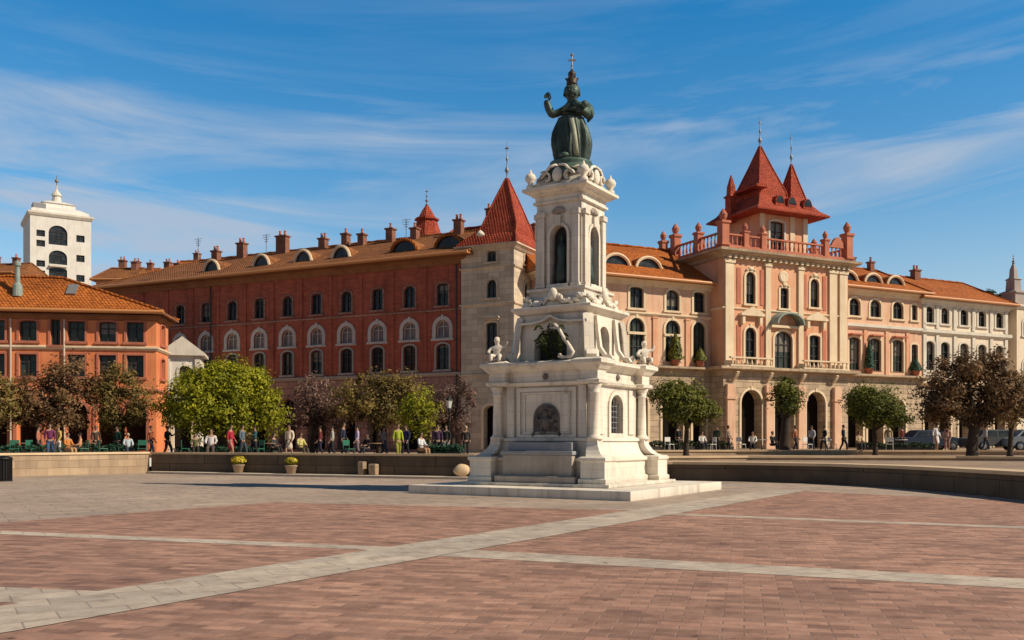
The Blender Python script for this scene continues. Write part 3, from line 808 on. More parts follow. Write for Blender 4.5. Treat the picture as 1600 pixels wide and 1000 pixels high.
    for x, y, h, w in ((0, 0, 2.2, .85), (2.2, 0, 1.5, .6), (4.0, 0, 1.5, .6), (10.8, 0, 1.7, .6), (13.3, 0, 2.5, .85), (0, 3.2, 1.9, .7), (0, 6.4, 2.4, .8), (0, 8.2, 2.2, .7), (13.4, 4, 2, .7), (13.4, 8.6, 2.2, .8)):
        post(r, x, y, z + .25, h, w * .8, 'terracotta')
    # scroll gable ornament between the left posts
    bm = bmesh.new()
    for x0 in (11.4,):
        n = 10; rings = []
        for yy in (-.12, .12):
            rings.append([(x0 - .1, yy, z + 1.2)] + [(x0 + 1.5 * k / n, yy, z + 1.3 + .75 * math.sin(PI * k / n)) for k in range(n + 1)] + [(x0 + 1.6, yy, z + 1.2)])
        ring_loft(bm, rings)
    obj('gable_ornament', bm, MT['terracotta'], r)
    # belfry
    bx, by, bw, bd = 5.1, 1.6, 5.2, 4.1
    walls(r, bw, bd, 3.9, [op(1.85, .7, 1.5, 2.5, .15, 'white')], (), [op(1.9, 1.2, 1.0, 1.3, .3, 'cream')], m='salmon', z0=z, x0=bx, y0=by, name='belfry')
    for x in (bx + .25, bx + 3.5, bx + bw - .25):
        bm = bmesh.new(); box(bm, x - .25, x + .25, by - .1, by + .02, z + .25, z + 3.8); obj('pilaster', bm, MT['cream'], r)
    # skirt roof and spires
    zs = z + 3.85
    bm = bmesh.new(); o = 1.35
    rings = [[(bx - a, by - a, zz), (bx + bw + a, by - a, zz), (bx + bw + a, by + bd + a, zz), (bx - a, by + bd + a, zz)] for a, zz in ((o, zs - .12), (o, zs), (.75, zs + .45), (.15, zs + 1.25), (-.4, zs + 1.7))]
    ring_loft(bm, rings); obj('skirt_roof', bm, MT['roof_red'], r)
    bell_roof(r, bx + 1.75, by + 2.0, 1.5, 1.6, zs + 1.0, 26.1, 'roof_red', .1, 'spire')
    bell_roof(r, bx + 5.0, by + 1.7, .95, .95, zs + .7, 24.9, 'roof_red', .2, 'spire')
    finial(r, bx + 1.75, by + 2.0, 25.9, 2.7); finial(r, bx + 5.0, by + 1.7, 24.75, 2.9, ballr=.13)
    # ridge beam stub and little side spire
    bm = bmesh.new(); sq_loft(bm, [(.35, zs - .5), (.35, zs + 1.6), (.5, zs + 1.7), (.28, zs + 1.9), (.25, zs + 2.6), (.04, zs + 3.6)], bx - .9, by + 2.6); obj('side_spire', bm, MT['roof_red'], r)
    bm = bmesh.new(); box(bm, bx - .6, bx + .6, by - .35, by + 3.2, zs + 2.0, zs + 2.25, .05); obj('ridge_beam', bm, MT['roof_red'], r)
    for x in (bx + 1.55, bx + 2.85, bx + 4.6):
        bm = bmesh.new(); n = 8; w = .5
        rings = [[(x + w * math.cos(PI * k / n), yy, zs + .7 + .72 * math.sin(PI * k / n)) for k in range(n + 1)] + [(x - w, yy, zs + .2), (x + w, yy, zs + .2)] for yy in (by - .75, by + 1.2)]
        ring_loft(bm, rings); d = obj('dormer', bm, MT['roof_red'], r)
        bm = bmesh.new(); f = [bm.verts.new((x + .4 * math.cos(PI * k / n), by - .78, zs + .75 + .6 * math.sin(PI * k / n))) for k in range(n + 1)]; bm.faces.new(f)
        obj('pane', bm, MT['glass_plain'], d)
    return r
pavilion()

def right_wing():
    W, D, H = 10.4, 10.5, 13.9
    r = thing('palace_wing', 'salmon wing with curved dormers directly right of the tall gabled pavilion', 'building', at(13.42, 1.2), E_ANG)
    xs = [2.0, 4.5, 7.3]
    fr = []
    for x in xs:
        fr += [op(x, 11.7, 1.3, 1.55, .75, 'cream'), op(x, 6.9, 1.35, 2.9, .35, 'cream_green'), op(x, .05, 1.9, 4.4, 1, 'arcade', deep=.8)]
    fr += [op(9.4, 11.7, .7, 1.4, .3, 'cream'), op(9.4, 6.9, .8, 2.6, .3, 'cream_green')]
    walls(r, W, D, H, fr, m='salmon_pale', base=(6.4, 'arcade'))
    cornice(r, W, D, 10.55, [(-.02, 0), (.1, .04), (.3, .2), (.3, .45), (-.02, .5)], 'white_trim', name='string_course')
    cornice(r, W, D, 6.2, [(-.02, 0), (.1, .05), (.6, .2), (.6, .36), (-.02, .4)], 'arcade', name='balcony')
    cornice(r, W, D, 13.5, [(-.02, 0), (.08, .04), (.2, .25), (.5, .45), (.55, .62), (-.02, .66)], 'cream')
    for x in (3.25, 5.9, 8.5):
        bm = bmesh.new(); box(bm, x - .2, x + .2, -.1, .02, 6.62, 10.5); obj('pilaster', bm, MT['salmon'], r)
    for x in xs:
        bm = bmesh.new(); box(bm, x - .75, x + .75, -.5, .02, 9.98, 10.1); obj('awning', bm, MT['terracotta'], r)
    ze, zr, ov = 14.2, 17.2, .7
    hip_roof(r, W, D, ze, zr, ov, 0.01, 0.01, 'roof_orange'); sl = (zr - ze) / (D / 2 + ov)
    for x in (2.2, 5.2, 8.0): eyebrow(r, x, 1.0, 2.3, .8, sl, roof_z(1.0, D, ze, zr, ov) - .02, 'roof_orange', 'cream')
    chimney(r, 6.6, 5.0, 16.5, 18.0, .9, .6, 2); chimney(r, 9.3, 5.0, 16.5, 17.8, .5, .5, 1)
    # cream building
    W, D, H = 11.8, 10.0, 13.6
    q = thing('cream_palace', 'cream stone building with white framed windows at the right end of the square', 'building', at(13.42 + 10.42, 1.2), E_ANG)
    fr = []
    for x in (1.0, 3.0, 5.6, 8.1, 10.6): fr += [op(x, 11.6, 1.05, 1.5, .6, 'white'), op(x, 7.2, 1.15, 2.7, .6, 'white'), op(x, .05, 1.5, 4.2, 1, 'arcade', deep=.8)]
    walls(q, W, D, H, fr, m='cream_wall', base=(5.9, 'arcade'))
    for x in (.25, 1.95, 4.3, 6.85, 9.35, 11.5):
        for za, zb in ((6.2, 10.48), (11.1, 13.2)):
            bm = bmesh.new(); box(bm, x - .2, x + .2, -.12, .02, za, zb); obj('pilaster', bm, MT['white_trim'], q)
    cornice(q, W, D, 10.5, [(-.02, 0), (.1, .04), (.3, .2), (.3, .5), (-.02, .55)], 'white_trim', name='string_course')
    cornice(q, W, D, 5.75, [(-.02, 0), (.1, .04), (.4, .2), (.4, .36), (-.02, .4)], 'cream', name='string_course')
    cornice(q, W, D, 13.2, [(-.02, 0), (.08, .04), (.2, .25), (.5, .4), (.5, .55), (-.02, .6)], 'white_trim')
    hip_roof(q, W, D, 13.9, 16.8, .7, 0.01, .01, 'roof_orange')
    chimney(q, 4.5, 4.6, 16.0, 17.4, .8, .6, 2)
    # turret at the far end
    t = thing('stone_turret', 'pale turret with dark obelisk spire at the right edge beyond the cream building', 'turret', at(13.42 + 10.42 + 12.6, .8), E_ANG)
    walls(t, 2.6, 2.6, 13.8, [op(1.3, 11.0, .8, 1.6, 1, 'white'), op(1.3, 6.6, .8, 2.0, 1, 'white')], m='cream_wall')
    cornice(t, 2.6, 2.6, 13.5, [(-.02, 0), (.1, .06), (.3, .3), (.3, .5), (-.02, .55)], 'white_trim')
    bm = bmesh.new(); sq_loft(bm, [(.75, 13.9), (.75, 15.2), (.9, 15.3), (.9, 15.42), (.5, 15.6), (.45, 16.6), (.55, 16.7), (.28, 16.9), (.24, 17.7), (.04, 18.4)], 1.3, 1.3); obj('spire', bm, MT['grey_trim'], t)
    finial(t, 1.3, 1.3, 18.3, .9)
right_wing()

# ------------------------------------------------------------------ orange house (left)
def orange_house():
    W, D, H = 16.0, 3.4, 8.75
    r = thing('orange_house', 'orange plastered house with wide orange hipped roof at the left edge', 'building', (-38.84, 57.76, GZ), math.radians(8.05))
    xs = [2.6, 4.4, 6.3, 8.2, 11.1, 13.0, 14.7]
    fr = []
    for i, x in enumerate(xs):
        fr.append(op(x, 7.0, 1.05, 1.3, .25 if i % 2 else 0, 'orange'))
        fr.append(op(x, 4.75, 1.05, 1.4, .0, 'orange'))
        fr.append(op(x, .05, 1.35, 3.1, 1.0, 'arcade_orange', deep=.6))
    fr.append(op(9.85, 6.75, .6, 1.7, 0, 'orange'))
    rt = [op(1.7, z, 1.0, 1.3, .2, 'orange') for z in (4.75, 7.0)]
    walls(r, W, D, H, fr, rt, m='orange_wall')
    belt(r, W, D, 6.45, 'cream'); belt(r, W, D, 3.75, 'terracotta')
    cornice(r, W, D, 8.35, [(-.02, 0), (.1, .05), (.3, .25), (.3, .38), (-.02, .4)], 'eave')
    hip_roof(r, W, D, 8.95, 11.3, .6, 5, 6.2, 'roof_orange')
    for x in (7.2, 10.4):
        bm = bmesh.new(); tube(bm, [(x, -.12, .1), (x, -.12, 8.4)], .06, 8)
        obj('drainpipe', bm, MT['kerb'], r)
    sl = 2.35 / 2.3
    bm = bmesh.new(); z = roof_z(.8, D, 8.95, 11.3, .6); M_ = Matrix.Translation((10.6, .8, z + .06)) @ Matrix.Rotation(math.atan(sl), 4, 'X')
    box(bm, -.3, .3, -.5, .5, -.05, .06); bm.transform(M_); s = obj('skylight', bm, MT['lead'], r)
    bm = bmesh.new(); z = roof_z(.5, D, 8.95, 11.3, .6)
    lathe(bm, [(.32, z - .2), (.28, z + .5), (.16, z + .7), (.13, z + 1.7), (.2, z + 1.75), (.2, z + 1.95), (.03, z + 2.1)], 12, 7.4, .5); obj('vent', bm, MT['copper'], r)
    chimney(r, 4.6, 1.9, 10.9, 12.1, .7, .6, 1)
orange_house()

def white_chapel():
    Y = 73.0
    r = thing('white_portal', 'small white gabled chapel front between orange house and brick palace', 'building', ((257 - 800) / 1450 * Y, Y, GZ), math.radians(14))
    walls(r, 2.7, 3.5, 7.4, [op(1.5, 5.1, .8, 1.5, 1, 'white'), op(1.35, .05, 1.3, 3.0, 1, 'arcade', deep=.5)], m='white_wall')
    bm = bmesh.new(); ring_loft(bm, [[(-.35, y, 7.4), (3.05, y, 7.4), (3.05, y, 7.6), (1.35, y, 8.9), (-.35, y, 7.6)] for y in (-.35, 3.6)]); obj('pediment', bm, MT['white_trim'], r)
    belt(r, 2.7, 3.5, 4.4, 'white_trim')
    for x in (.22, 2.48):
        bm = bmesh.new(); box(bm, x - .2, x + .2, -.14, .02, 0, 7.35); obj('pilaster', bm, MT['white_trim'], r)
white_chapel()

def white_tower():
    Y = 160.0; k = Y / 1450; W = 9.7; D = 11.5; H = 40.2
    r = thing('white_tower', 'tall white tower block with arched central windows and cupola far behind the orange house', 'tower', ((47 - 800) * k, Y, GZ), math.radians(33))
    fr = [op(W * .45, 35.0, 3.0, 3.4, .9, 'plain')]
    for i in range(5): fr.append(op(W * .45, 31.6 - 3.0 * i, 2.9, 2.45, .3 if i else .8, 'plain'))
    for i in range(9):
        if i != 2: fr.append(op(W * .17, 36.2 - 1.75 * i, 1.35, 1.1, 0, 'plain'))
        if i not in (1, 3, 6): fr.append(op(W * .82, 35.9 - 1.75 * i, 1.35, 1.2, 0, 'plain'))
    walls(r, W, D, H, fr, m='white_wall')
    for i in range(5):
        bm = bmesh.new(); z = 31.1 - 3.0 * i; box(bm, W * .45 - 1.4, W * .45 + 1.4, -.6, .02, z, z + .3); obj('balcony', bm, MT['white_trim'], r)
    cornice(r, W, D, H - .5, [(-.02, 0), (.15, .1), (.4, .5), (.4, .8), (-.02, .9)], 'white_trim')
    bm = bmesh.new(); sq_loft(bm, [(4.7, H + .3), (4.6, H + .9), (3.3, H + 1.7), (2.7, H + 1.9), (2.6, H + 2.6), (2.8, H + 2.7), (1.2, H + 3.4)], W / 2, D / 2, 1.15); obj('roof', bm, MT['white_wall'], r)
    bm = bmesh.new(); lathe(bm, [(1.2, H + 3.3), (.85, H + 3.6), (.65, H + 4.6), (.9, H + 4.7), (.75, H + 5.0), (.3, H + 5.6), (.12, H + 5.9), (.09, H + 6.6)], 12, W / 2, D / 2); obj('cupola', bm, MT['white_trim'], r)
    bm = bmesh.new(); tube(bm, [(W / 2, D / 2, H + 6.5), (W / 2, D / 2, H + 8.4)], .09, 6); ball(bm, (W / 2, D / 2, H + 7.4), .35); obj('finial', bm, MT['lead'], r)
    bm = bmesh.new(); box(bm, .5, 2.6, .8, 3.4, H + .35, H + 2.0, .1); obj('plant_room', bm, MT['lead'], r)
white_tower()

# far roofs behind the orange house and the brick palace
far = [  # px left, px right, eave y, ridge y, Y, wall, roof, label
    (-70, 26, 428, 405, 118, 'terracotta', 'roof_brown', 'far dark roofed house left of the white tower'),
    (150, 205, 437, 410, 112, 'salmon', 'roof_brown', 'far brown roofed house just right of the white tower'),
    (172, 232, 436, 412, 122, 'white_wall', 'roof_orange', 'far pale walled house with orange roof behind the orange house ridge'),
    (215, 270, 432, 414, 116, 'cream_wall', 'roof_brown', 'far cream house with brown roof near the left end of the brick palace'),
    (255, 345, 428, 400, 126, 'salmon_pale', 'roof_orange', 'far salmon house with orange roof rising behind the brick palace chimneys'),
]
for a, b, ye, yr, Y, wm, rm, lab in far:
    k = Y / 1450; W = (b - a) * k; H = 1.6 + (690 - ye) * k - GZ; Hr = 1.6 + (690 - yr) * k - GZ
    r = thing('far_house', lab, 'house', ((a - 800) * k, Y, GZ), math.radians(R.uniform(-14, 6)), 'distant rooftops')
    walls(r, W, 8, H, [op(W * t, H - 2.2, .9, 1.3, .2, 'plain') for t in (.2, .5, .8)], m=wm)
    hip_roof(r, W, 8, H, Hr, .5, .01 if R.random() < .5 else 2.5, .01, rm)
    chimney(r, W * .3, 4.5, Hr - .8, Hr + 1.0, .8, .7, 2); chimney(r, W * .75, 3.6, Hr - 1.0, Hr + .6, .7, .7, 1)
#PART2
# ------------------------------------------------------------------ skinned figures
def skin_mesh(name, verts, edges, radii, sub=1, root=0):
    me = bpy.data.meshes.new(name); me.from_pydata([tuple(v) for v in verts], edges, [])
    o = bpy.data.objects.new(name, me); C.objects.link(o)
    md = o.modifiers.new('Skin', 'SKIN'); md.use_smooth_shade = True; md.branch_smoothing = .6
    sv = me.skin_vertices[0].data
    for i, r_ in enumerate(radii):
        rr = r_ if isinstance(r_, tuple) else (r_, r_)
        sv[i].radius = rr; sv[i].use_root = (i == root)
    if sub:
        ss = o.modifiers.new('Sub', 'SUBSURF'); ss.levels = sub; ss.render_levels = sub
    bpy.context.view_layer.update()
    dg = bpy.context.evaluated_depsgraph_get(); ev = o.evaluated_get(dg)
    out = bpy.data.meshes.new_from_object(ev, depsgraph=dg)
    bpy.data.objects.remove(o); bpy.data.meshes.remove(me)
    out.name = name
    for p in out.polygons: p.use_smooth = True
    return out

def limb_chain(V, Ed, Rd, start, pts, rads):
    prev = start
    for p, r_ in zip(pts, rads):
        V.append(Vector(p)); Rd.append(r_); Ed.append((prev, len(V) - 1)); prev = len(V) - 1
    return prev

PM = {}
def pmat(kind, c):
    k = (kind, c)
    if k not in PM: PM[k] = plain(kind, c, .8 if kind != 'skin' else .55, spec=.25)
    return PM[k]

def person(label, x, y, z, rz, pose='stand', shirt=(.5, .5, .5), trousers=(.05, .06, .1), hair=(.03, .02, .015), skin=(.42, .25, .17), s=.95, phase=.18, group=None, skirt=False, arm=0):
    """one continuous body; shirt, trousers, hair and shoes are its children. Faces -y."""
    sit = pose == 'sit'
    hz = .5 if sit else .92
    V, Ed, Rd = [], [], []
    V.append(Vector((0, 0, hz))); Rd.append((.135, .11))
    chest = limb_chain(V, Ed, Rd, 0, [(0, .0, hz + .18), (0, .01, hz + .36), (0, .02, hz + .5)], [(.125, .095), (.15, .11), (.12, .085)])
    limb_chain(V, Ed, Rd, chest, [(0, .01, hz + .58), (0, -.005, hz + .68), (0, -.01, hz + .76), (0, 0, hz + .83)], [.052, (.07, .085), (.078, .095), (.06, .07)])
    arms, legs = [], []
    for sx in (-1, 1):
        sh = Vector((sx * .185, .02, hz + .48))
        if arm == 1 and sx == 1: el, wr = (sx * .24, -.12, hz + .27), (sx * .16, -.33, hz + .36)
        elif sit: el, wr = (sx * .25, -.06, hz + .22), (sx * .17, -.3, hz + .15)
        else: el, wr = (sx * .235, .05 - .1 * sx * phase, hz + .2), (sx * .23, -.06 - .8 * sx * phase * .5, hz - .03)
        pts = [sh, Vector(el), Vector(wr)]; arms.append(pts)
        limb_chain(V, Ed, Rd, chest, pts, [.062, .046, .032])
        d = (Vector(wr) - Vector(el)).normalized()
        limb_chain(V, Ed, Rd, len(V) - 1, [Vector(wr) + d * .07], [(.036, .022)])
        hip = Vector((sx * .095, 0, hz - .06))
        st = sx * phase
        if sit: kn, an, to = (sx * .12, -.42, hz + .0), (sx * .12, -.42, .09), (sx * .13, -.56, .04)
        else: kn, an, to = (sx * .1, -.05 + st * .5 - .02, .49), (sx * .1, st + .02, .08), (sx * .12, st - .14, .035)
        pts = [hip, Vector(kn), Vector(an), Vector(to)]; legs.append(pts)
        limb_chain(V, Ed, Rd, 0, pts, [.088, .06, .042, (.04, .028)])
    me = skin_mesh('person', V, Ed, Rd)
    bm = bmesh.new(); bm.from_mesh(me)
    hc = Vector((0, -.01, hz + .72))
    ball(bm, hc + Vector((0, -.095, -.005)), .018, 1, (1, 1.2, 1.3))           # nose
    for sx in (-1, 1): ball(bm, hc + Vector((sx * .078, .01, 0)), .022, 1, (.5, 1, 1.4))   # ears
    eye0 = len(bm.faces)
    for sx in (-1, 1): ball(bm, hc + Vector((sx * .03, -.082, .022)), .011, 1)
    ball(bm, hc + Vector((0, -.084, -.045)), .02, 1, (1.2, .5, .35))
    bm.faces.ensure_lookup_table()
    for f in bm.faces[eye0:]: f.material_index = 1
    f0 = len(bm.faces)
    for (sh, el, wr), sx in zip(arms, (-1, 1)):                                # five fingers on each palm
        d = (wr - el).normalized(); base = wr + d * .075
        side = Vector((0, 1, 0)).cross(d).normalized() if abs(d.y) < .9 else Vector((1, 0, 0)); fw = side.cross(d).normalized()
        for k, L in enumerate((.06, .072, .066, .05)):
            o_ = base + fw * (k - 1.5) * .018
            tube(bm, [o_, o_ + d * L * .55, o_ + d * L - side * sx * .018], [.0095, .009, .007], 5)
        tube(bm, [wr + d * .03 + fw * -.025, wr + d * .06 + fw * -.05, wr + d * .09 + fw * -.052], [.011, .01, .008], 5)
    bm.to_mesh(me); bm.free()
    o = link_mesh('person', me, [pmat('skin', skin), pmat('eye', (.02, .015, .012))])
    o.location = (x, y, z); o.rotation_euler = (0, 0, rz); o.scale = (s, s, s)
    tag(o, label, 'person', group)
    # shirt
    V, Ed, Rd = [Vector((0, 0, hz - .02))], [], [(.158, .13)]
    ch = limb_chain(V, Ed, Rd, 0, [(0, 0, hz + .18), (0, .01, hz + .36), (0, .02, hz + .5)], [(.148, .118), (.172, .132), (.13, .1)])
    limb_chain(V, Ed, Rd, ch, [(0, .012, hz + .55)], [.075])
    for p in arms: limb_chain(V, Ed, Rd, ch, [p[0], p[1], p[1].lerp(p[2], .85)], [.082, .062, .046])
    me = skin_mesh('shirt', V, Ed, Rd); link_mesh('shirt', me, pmat('shirt', shirt), o)
    V, Ed, Rd = [Vector((0, 0, hz + .04))], [], [(.15, .122)]
    if skirt:
        limb_chain(V, Ed, Rd, 0, [(0, 0, hz - .1), (0, 0, hz - .3), (0, 0, hz - .5)], [(.16, .14), (.2, .17), (.22, .19)])
        nm = 'skirt'
    else:
        nm = 'trousers'
        for p in legs: limb_chain(V, Ed, Rd, 0, [p[0], p[1], p[2].lerp(p[1], .06)], [.108, .078, .064])
    me = skin_mesh(nm, V, Ed, Rd); link_mesh(nm, me, pmat('cloth', trousers), o)
    bm = bmesh.new(); ball(bm, hc + Vector((0, .018, .035)), .1, 2, (.93, 1.02, 1.05))
    for v in list(bm.verts):
        if v.co.y < hc.y - .05 and v.co.z < hc.z + .07: v.co.y = hc.y - .04 + .3 * (v.co.y - hc.y + .04)
    obj('hair', bm, pmat('hair', hair), o, True)
    bm = bmesh.new()
    for p in legs:
        m_ = p[2].lerp(p[3], .5); ball(bm, (m_.x, m_.y - .02, .045), .06, 2, (.8, 2.1, .75))
    obj('shoes', bm, pmat('shoe', (.03, .025, .02)), o, True)
    return o

# ------------------------------------------------------------------ monument
MS = .93   # plan scale of the monument above its platform
MR = math.radians(-31.7); MC = (1.9, 29.9)
def scroll(bm, pts, w, t, ax=(1, 0, 0)):
    """flat band following a path: pts (vectors), width w along ax, thickness t"""
    ax = Vector(ax).normalized(); pts = [Vector(p) for p in pts]; rings = []
    for i, p in enumerate(pts):
        d = (pts[min(i + 1, len(pts) - 1)] - pts[max(i - 1, 0)]).normalized(); n = d.cross(ax).normalized()
        rings.append([p - ax * w / 2 - n * t / 2, p + ax * w / 2 - n * t / 2, p + ax * w / 2 + n * t / 2, p - ax * w / 2 + n * t / 2])
    ring_loft(bm, rings)

def monument():
    r = thing('monument', 'tall white baroque stone monument with niches and scrolls carrying the bronze statue', 'monument', (MC[0], MC[1], 0), MR)
    r.scale = (MS, MS, 1)
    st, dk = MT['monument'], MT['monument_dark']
    bm = bmesh.new(); box(bm, -3.75 / MS, 3.75 / MS, -3.65 / MS, 3.65 / MS, -.03, .26, .02); obj('platform', bm, st, r)
    bm = bmesh.new(); box(bm, -2.75, 2.75, -2.7, 2.75, .262, .36, .015); obj('step', bm, st, r)
    # plinth with flared foot
    bm = bmesh.new()
    sq_loft(bm, [(2.18, .36), (2.18, .52), (2.08, .56), (2.08, .98), (2.16, 1.02), (2.16, 1.1), (2.0, 1.16), (1.9, 1.28), (1.83, 1.45), (1.8, 1.6), (1.86, 1.62), (1.86, 1.7), (1.74, 1.74)])
    obj('plinth', bm, st, r)
    for sx in (-1, 1):
        for sy in (-1, 1):
            bm = bmesh.new()
            cx, cy = sx * 2.1, sy * 2.1
            sq_loft(bm, [(.48, .36), (.48, .5), (.42, .54), (.42, 1.0), (.47, 1.04), (.47, 1.12), (.4, 1.16)], cx, cy)
            rings = [[(cx - sx * u - .3 * (1 - k * .4), cy - sy * u - .3 * (1 - k * .4), z), (cx - sx * u + .3 * (1 - k * .4), cy - sy * u - .3 * (1 - k * .4), z), (cx - sx * u + .3 * (1 - k * .4), cy - sy * u + .3 * (1 - k * .4), z), (cx - sx * u - .3 * (1 - k * .4), cy - sy * u + .3 * (1 - k * .4), z)]
                     for u, z, k in ((0, 1.16, 0), (.1, 1.22, .3), (.2, 1.35, .6), (.26, 1.5, .85), (.27, 1.66, 1))]
            ring_loft(bm, rings); obj('corner_pedestal', bm, st, r)
            bm = bmesh.new(); lathe(bm, [(.25, 1.66), (.25, 1.73), (.19, 1.78), (.16, 1.83), (.155, 2.3), (.135, 3.02), (.17, 3.05), (.17, 3.09), (.14, 3.12), (.22, 3.26), (.24, 3.32)], 20, sx * 1.84, sy * 1.84)
            obj('corner_column', bm, st, r, True)
    # die with arched window openings in the sides and a panelled front
    bm = bmesh.new(); Vv = Vector; h, z0 = 1.7, 1.74; H = 3.34 - z0
    wall_face(bm, 2 * h, H, [], lambda a, z, d: Vv((-h + a, -h + d, z0 + z)), Vv((0, -1, 0)), .2)
    side = [op(h, .12, .95, 1.2, .75, 'x', deep=.3)]
    wall_face(bm, 2 * h, H, side, lambda a, z, d: Vv((h - d, -h + a, z0 + z)), Vv((1, 0, 0)))
    wall_face(bm, 2 * h, H, side, lambda a, z, d: Vv((-h + d, h - a, z0 + z)), Vv((-1, 0, 0)))
    wall_face(bm, 2 * h, H, [], lambda a, z, d: Vv((h - a, h - d, z0 + z)), Vv((0, 1, 0)))
    obj('die', bm, st, r)
    for sx in (-1, 1):
        bm = bmesh.new(); o_ = outline(.95, 1.2, .75)
        tri_fill(bm, [o_], lambda a, z: Vv((a, .25, z)), Vv((0, -1, 0)))
        w = obj('grille_window', bm, MT['glass_plain'], r); w.matrix_local = Matrix.Translation((sx * h, 0, z0 + .12)) @ Matrix.Rotation(sx * PI / 2, 4, 'Z')
        bm = bmesh.new()
        for k in range(1, 5): tube(bm, [(-.475 + .19 * k, .12, .02), (-.475 + .19 * k, .12, 1.12 - .5 * (.19 * k - .475) ** 2)], .017, 6)
        for k in range(1, 6): tube(bm, [(-.46, .125, k * .17), (.46, .125, k * .17)], .015, 6)
        obj('grille', bm, MT['lead'], w)
        bm = bmesh.new(); poly_ring(bm, outline(.95, 1.2, .75, 0), outline(.95, 1.2, .75, .13, .12), -.06, .02); obj('surround', bm, st, w)
        bm = bmesh.new()   # flanking panels on the side face
        pass
        bm.free()
        for sy in (-1, 1):
            bm = bmesh.new(); box(bm, sy * 1.2 - .22, sy * 1.2 + .22, -.05, .02, -.02, 1.4, .015)
            p = obj('pilaster', bm, st, r); p.matrix_local = Matrix.Translation((sx * h, 0, z0 + .1)) @ Matrix.Rotation(sx * PI / 2, 4, 'Z')
    # front panel, mouldings and relief
    for sgn in (1, -1):
        M_ = Matrix.Translation((0, -sgn * h, z0)) @ (Matrix.Identity(4) if sgn == 1 else Matrix.Rotation(PI, 4, 'Z'))
        bm = bmesh.new()
        def rect(x0, x1, a0, a1): return [(x0, a0), (x1, a0), (x1, a1), (x0, a1)]
        poly_ring(bm, rect(-1.0, 1.0, .08, 1.4), rect(-1.12, 1.12, -.04, 1.52), -.06, .02)
        poly_ring(bm, rect(-.82, .82, .16, 1.32), rect(-.88, .88, .1, 1.38), -.04, .02)
        for sx in (-1, 1): box(bm, sx * 1.36 - .14, sx * 1.36 + .14, -.08, .02, -.02, 1.58, .015)
        p = obj('front_panel', bm, st, r); p.matrix_local = M_
        bm = bmesh.new(); RR = random.Random(3)
        o_ = outline(.98, .98, .95)
        rings = [[(q[0] * s, y, .5 + (q[1] - .45) * s) for q in o_] for s, y in ((1.0, .01), (1.0, -.05), (.9, -.07), (.88, -.04))]
        ring_loft(bm, rings)
        for k in range(46):
            a, rr = RR.uniform(0, 2 * PI), RR.uniform(0, .4) ** .9
            ball(bm, (rr * math.cos(a), -.05, .52 + rr * math.sin(a)), RR.uniform(.04, .085), 1, (RR.uniform(.7, 1.5), .8, RR.uniform(.7, 1.5)))
        ball(bm, (0, -.08, .72), .1, 2, (1, 1, 1.2)); ball(bm, (.02, -.07, .45), .16, 2, (1, .7, 1.4))
        for s in (-1, 1): tube(bm, [(s * .05, -.1, .55), (s * .28, -.11, .5), (s * .34, -.1, .72)], [.05, .045, .03], 6)
        for s in (-1, 1): ball(bm, (s * .5, -.03, .08), .08, 1)
        q = obj('relief', bm, MT['relief'], r, True); q.matrix_local = M_
    bm = bmesh.new(); box(bm, -1.35, 1.35, -2.45, -1.9, 1.2, 1.32, .03); box(bm, -1.2, 1.2, -2.2, -1.9, 1.322, 1.58, .03); obj('front_ledge', bm, MT['bench_stone'], r)
    bm = bmesh.new(); box(bm, -1.3, 1.3, -2.38, -2.0, .36, 1.198, .03); box(bm, -1.5, 1.5, -2.6, -2.1, .362, .56, .03); obj('front_base', bm, dk, r)
    # entablature with corner breaks
    ent = [(1.72, 3.3), (1.84, 3.34), (1.88, 3.42), (1.76, 3.46), (1.76, 3.74), (1.84, 3.78), (1.98, 3.9), (2.08, 3.94), (2.08, 4.02), (1.95, 4.06), (1.9, 4.08)]
    bm = bmesh.new(); sq_loft(bm, ent)
    obj('entablature', bm, st, r)
    for sx in (-1, 1):
        for sy in (-1, 1):
            bm = bmesh.new(); sq_loft(bm, [(.3, 3.322), (.38, 3.35), (.4, 3.44), (.3, 3.47), (.3, 3.72), (.36, 3.76), (.46, 3.88), (.54, 3.93), (.54, 4.035), (.44, 4.075), (.4, 4.1)], sx * 1.74, sy * 1.74); obj('cornice_block', bm, st, r)
    for a in (0, 1, 2, 3):
        bm = bmesh.new(); ball(bm, (0, -1.79, 3.6), .1, 2, (1, .6, 1)); bm.transform(Matrix.Rotation(a * PI / 2, 4, 'Z')); obj('rosette', bm, MT['relief'], r, True)
    # attic stage with front lunette niche
    h, z0, H = 1.28, 4.08, 1.5; bm = bmesh.new()
    fr = [op(h - .1, .05, 1.25, 1.0, .95, 'x', deep=.45)]; sd = [op(h, .05, .8, 1.1, .9, 'x', deep=.35)]
    wall_face(bm, 2 * h, H, fr, lambda a, z, d: Vv((-h + a, -h + d, z0 + z)), Vv((0, -1, 0)))
    wall_face(bm, 2 * h, H, sd, lambda a, z, d: Vv((h - d, -h + a, z0 + z)), Vv((1, 0, 0)))
    wall_face(bm, 2 * h, H, sd, lambda a, z, d: Vv((-h + d, h - a, z0 + z)), Vv((-1, 0, 0)))
    wall_face(bm, 2 * h, H, [], lambda a, z, d: Vv((h - a, h - d, z0 + z)), Vv((0, 1, 0)))
    obj('attic', bm, st, r)
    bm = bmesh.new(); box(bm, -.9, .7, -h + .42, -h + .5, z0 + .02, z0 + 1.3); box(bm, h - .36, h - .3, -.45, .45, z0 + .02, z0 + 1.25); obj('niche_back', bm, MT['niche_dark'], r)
    bm = bmesh.new(); sq_loft(bm, [(1.28, 5.56), (1.36, 5.6), (1.48, 5.7), (1.52, 5.72), (1.52, 5.8), (1.3, 5.84)]); obj('attic_cornice', bm, st, r)
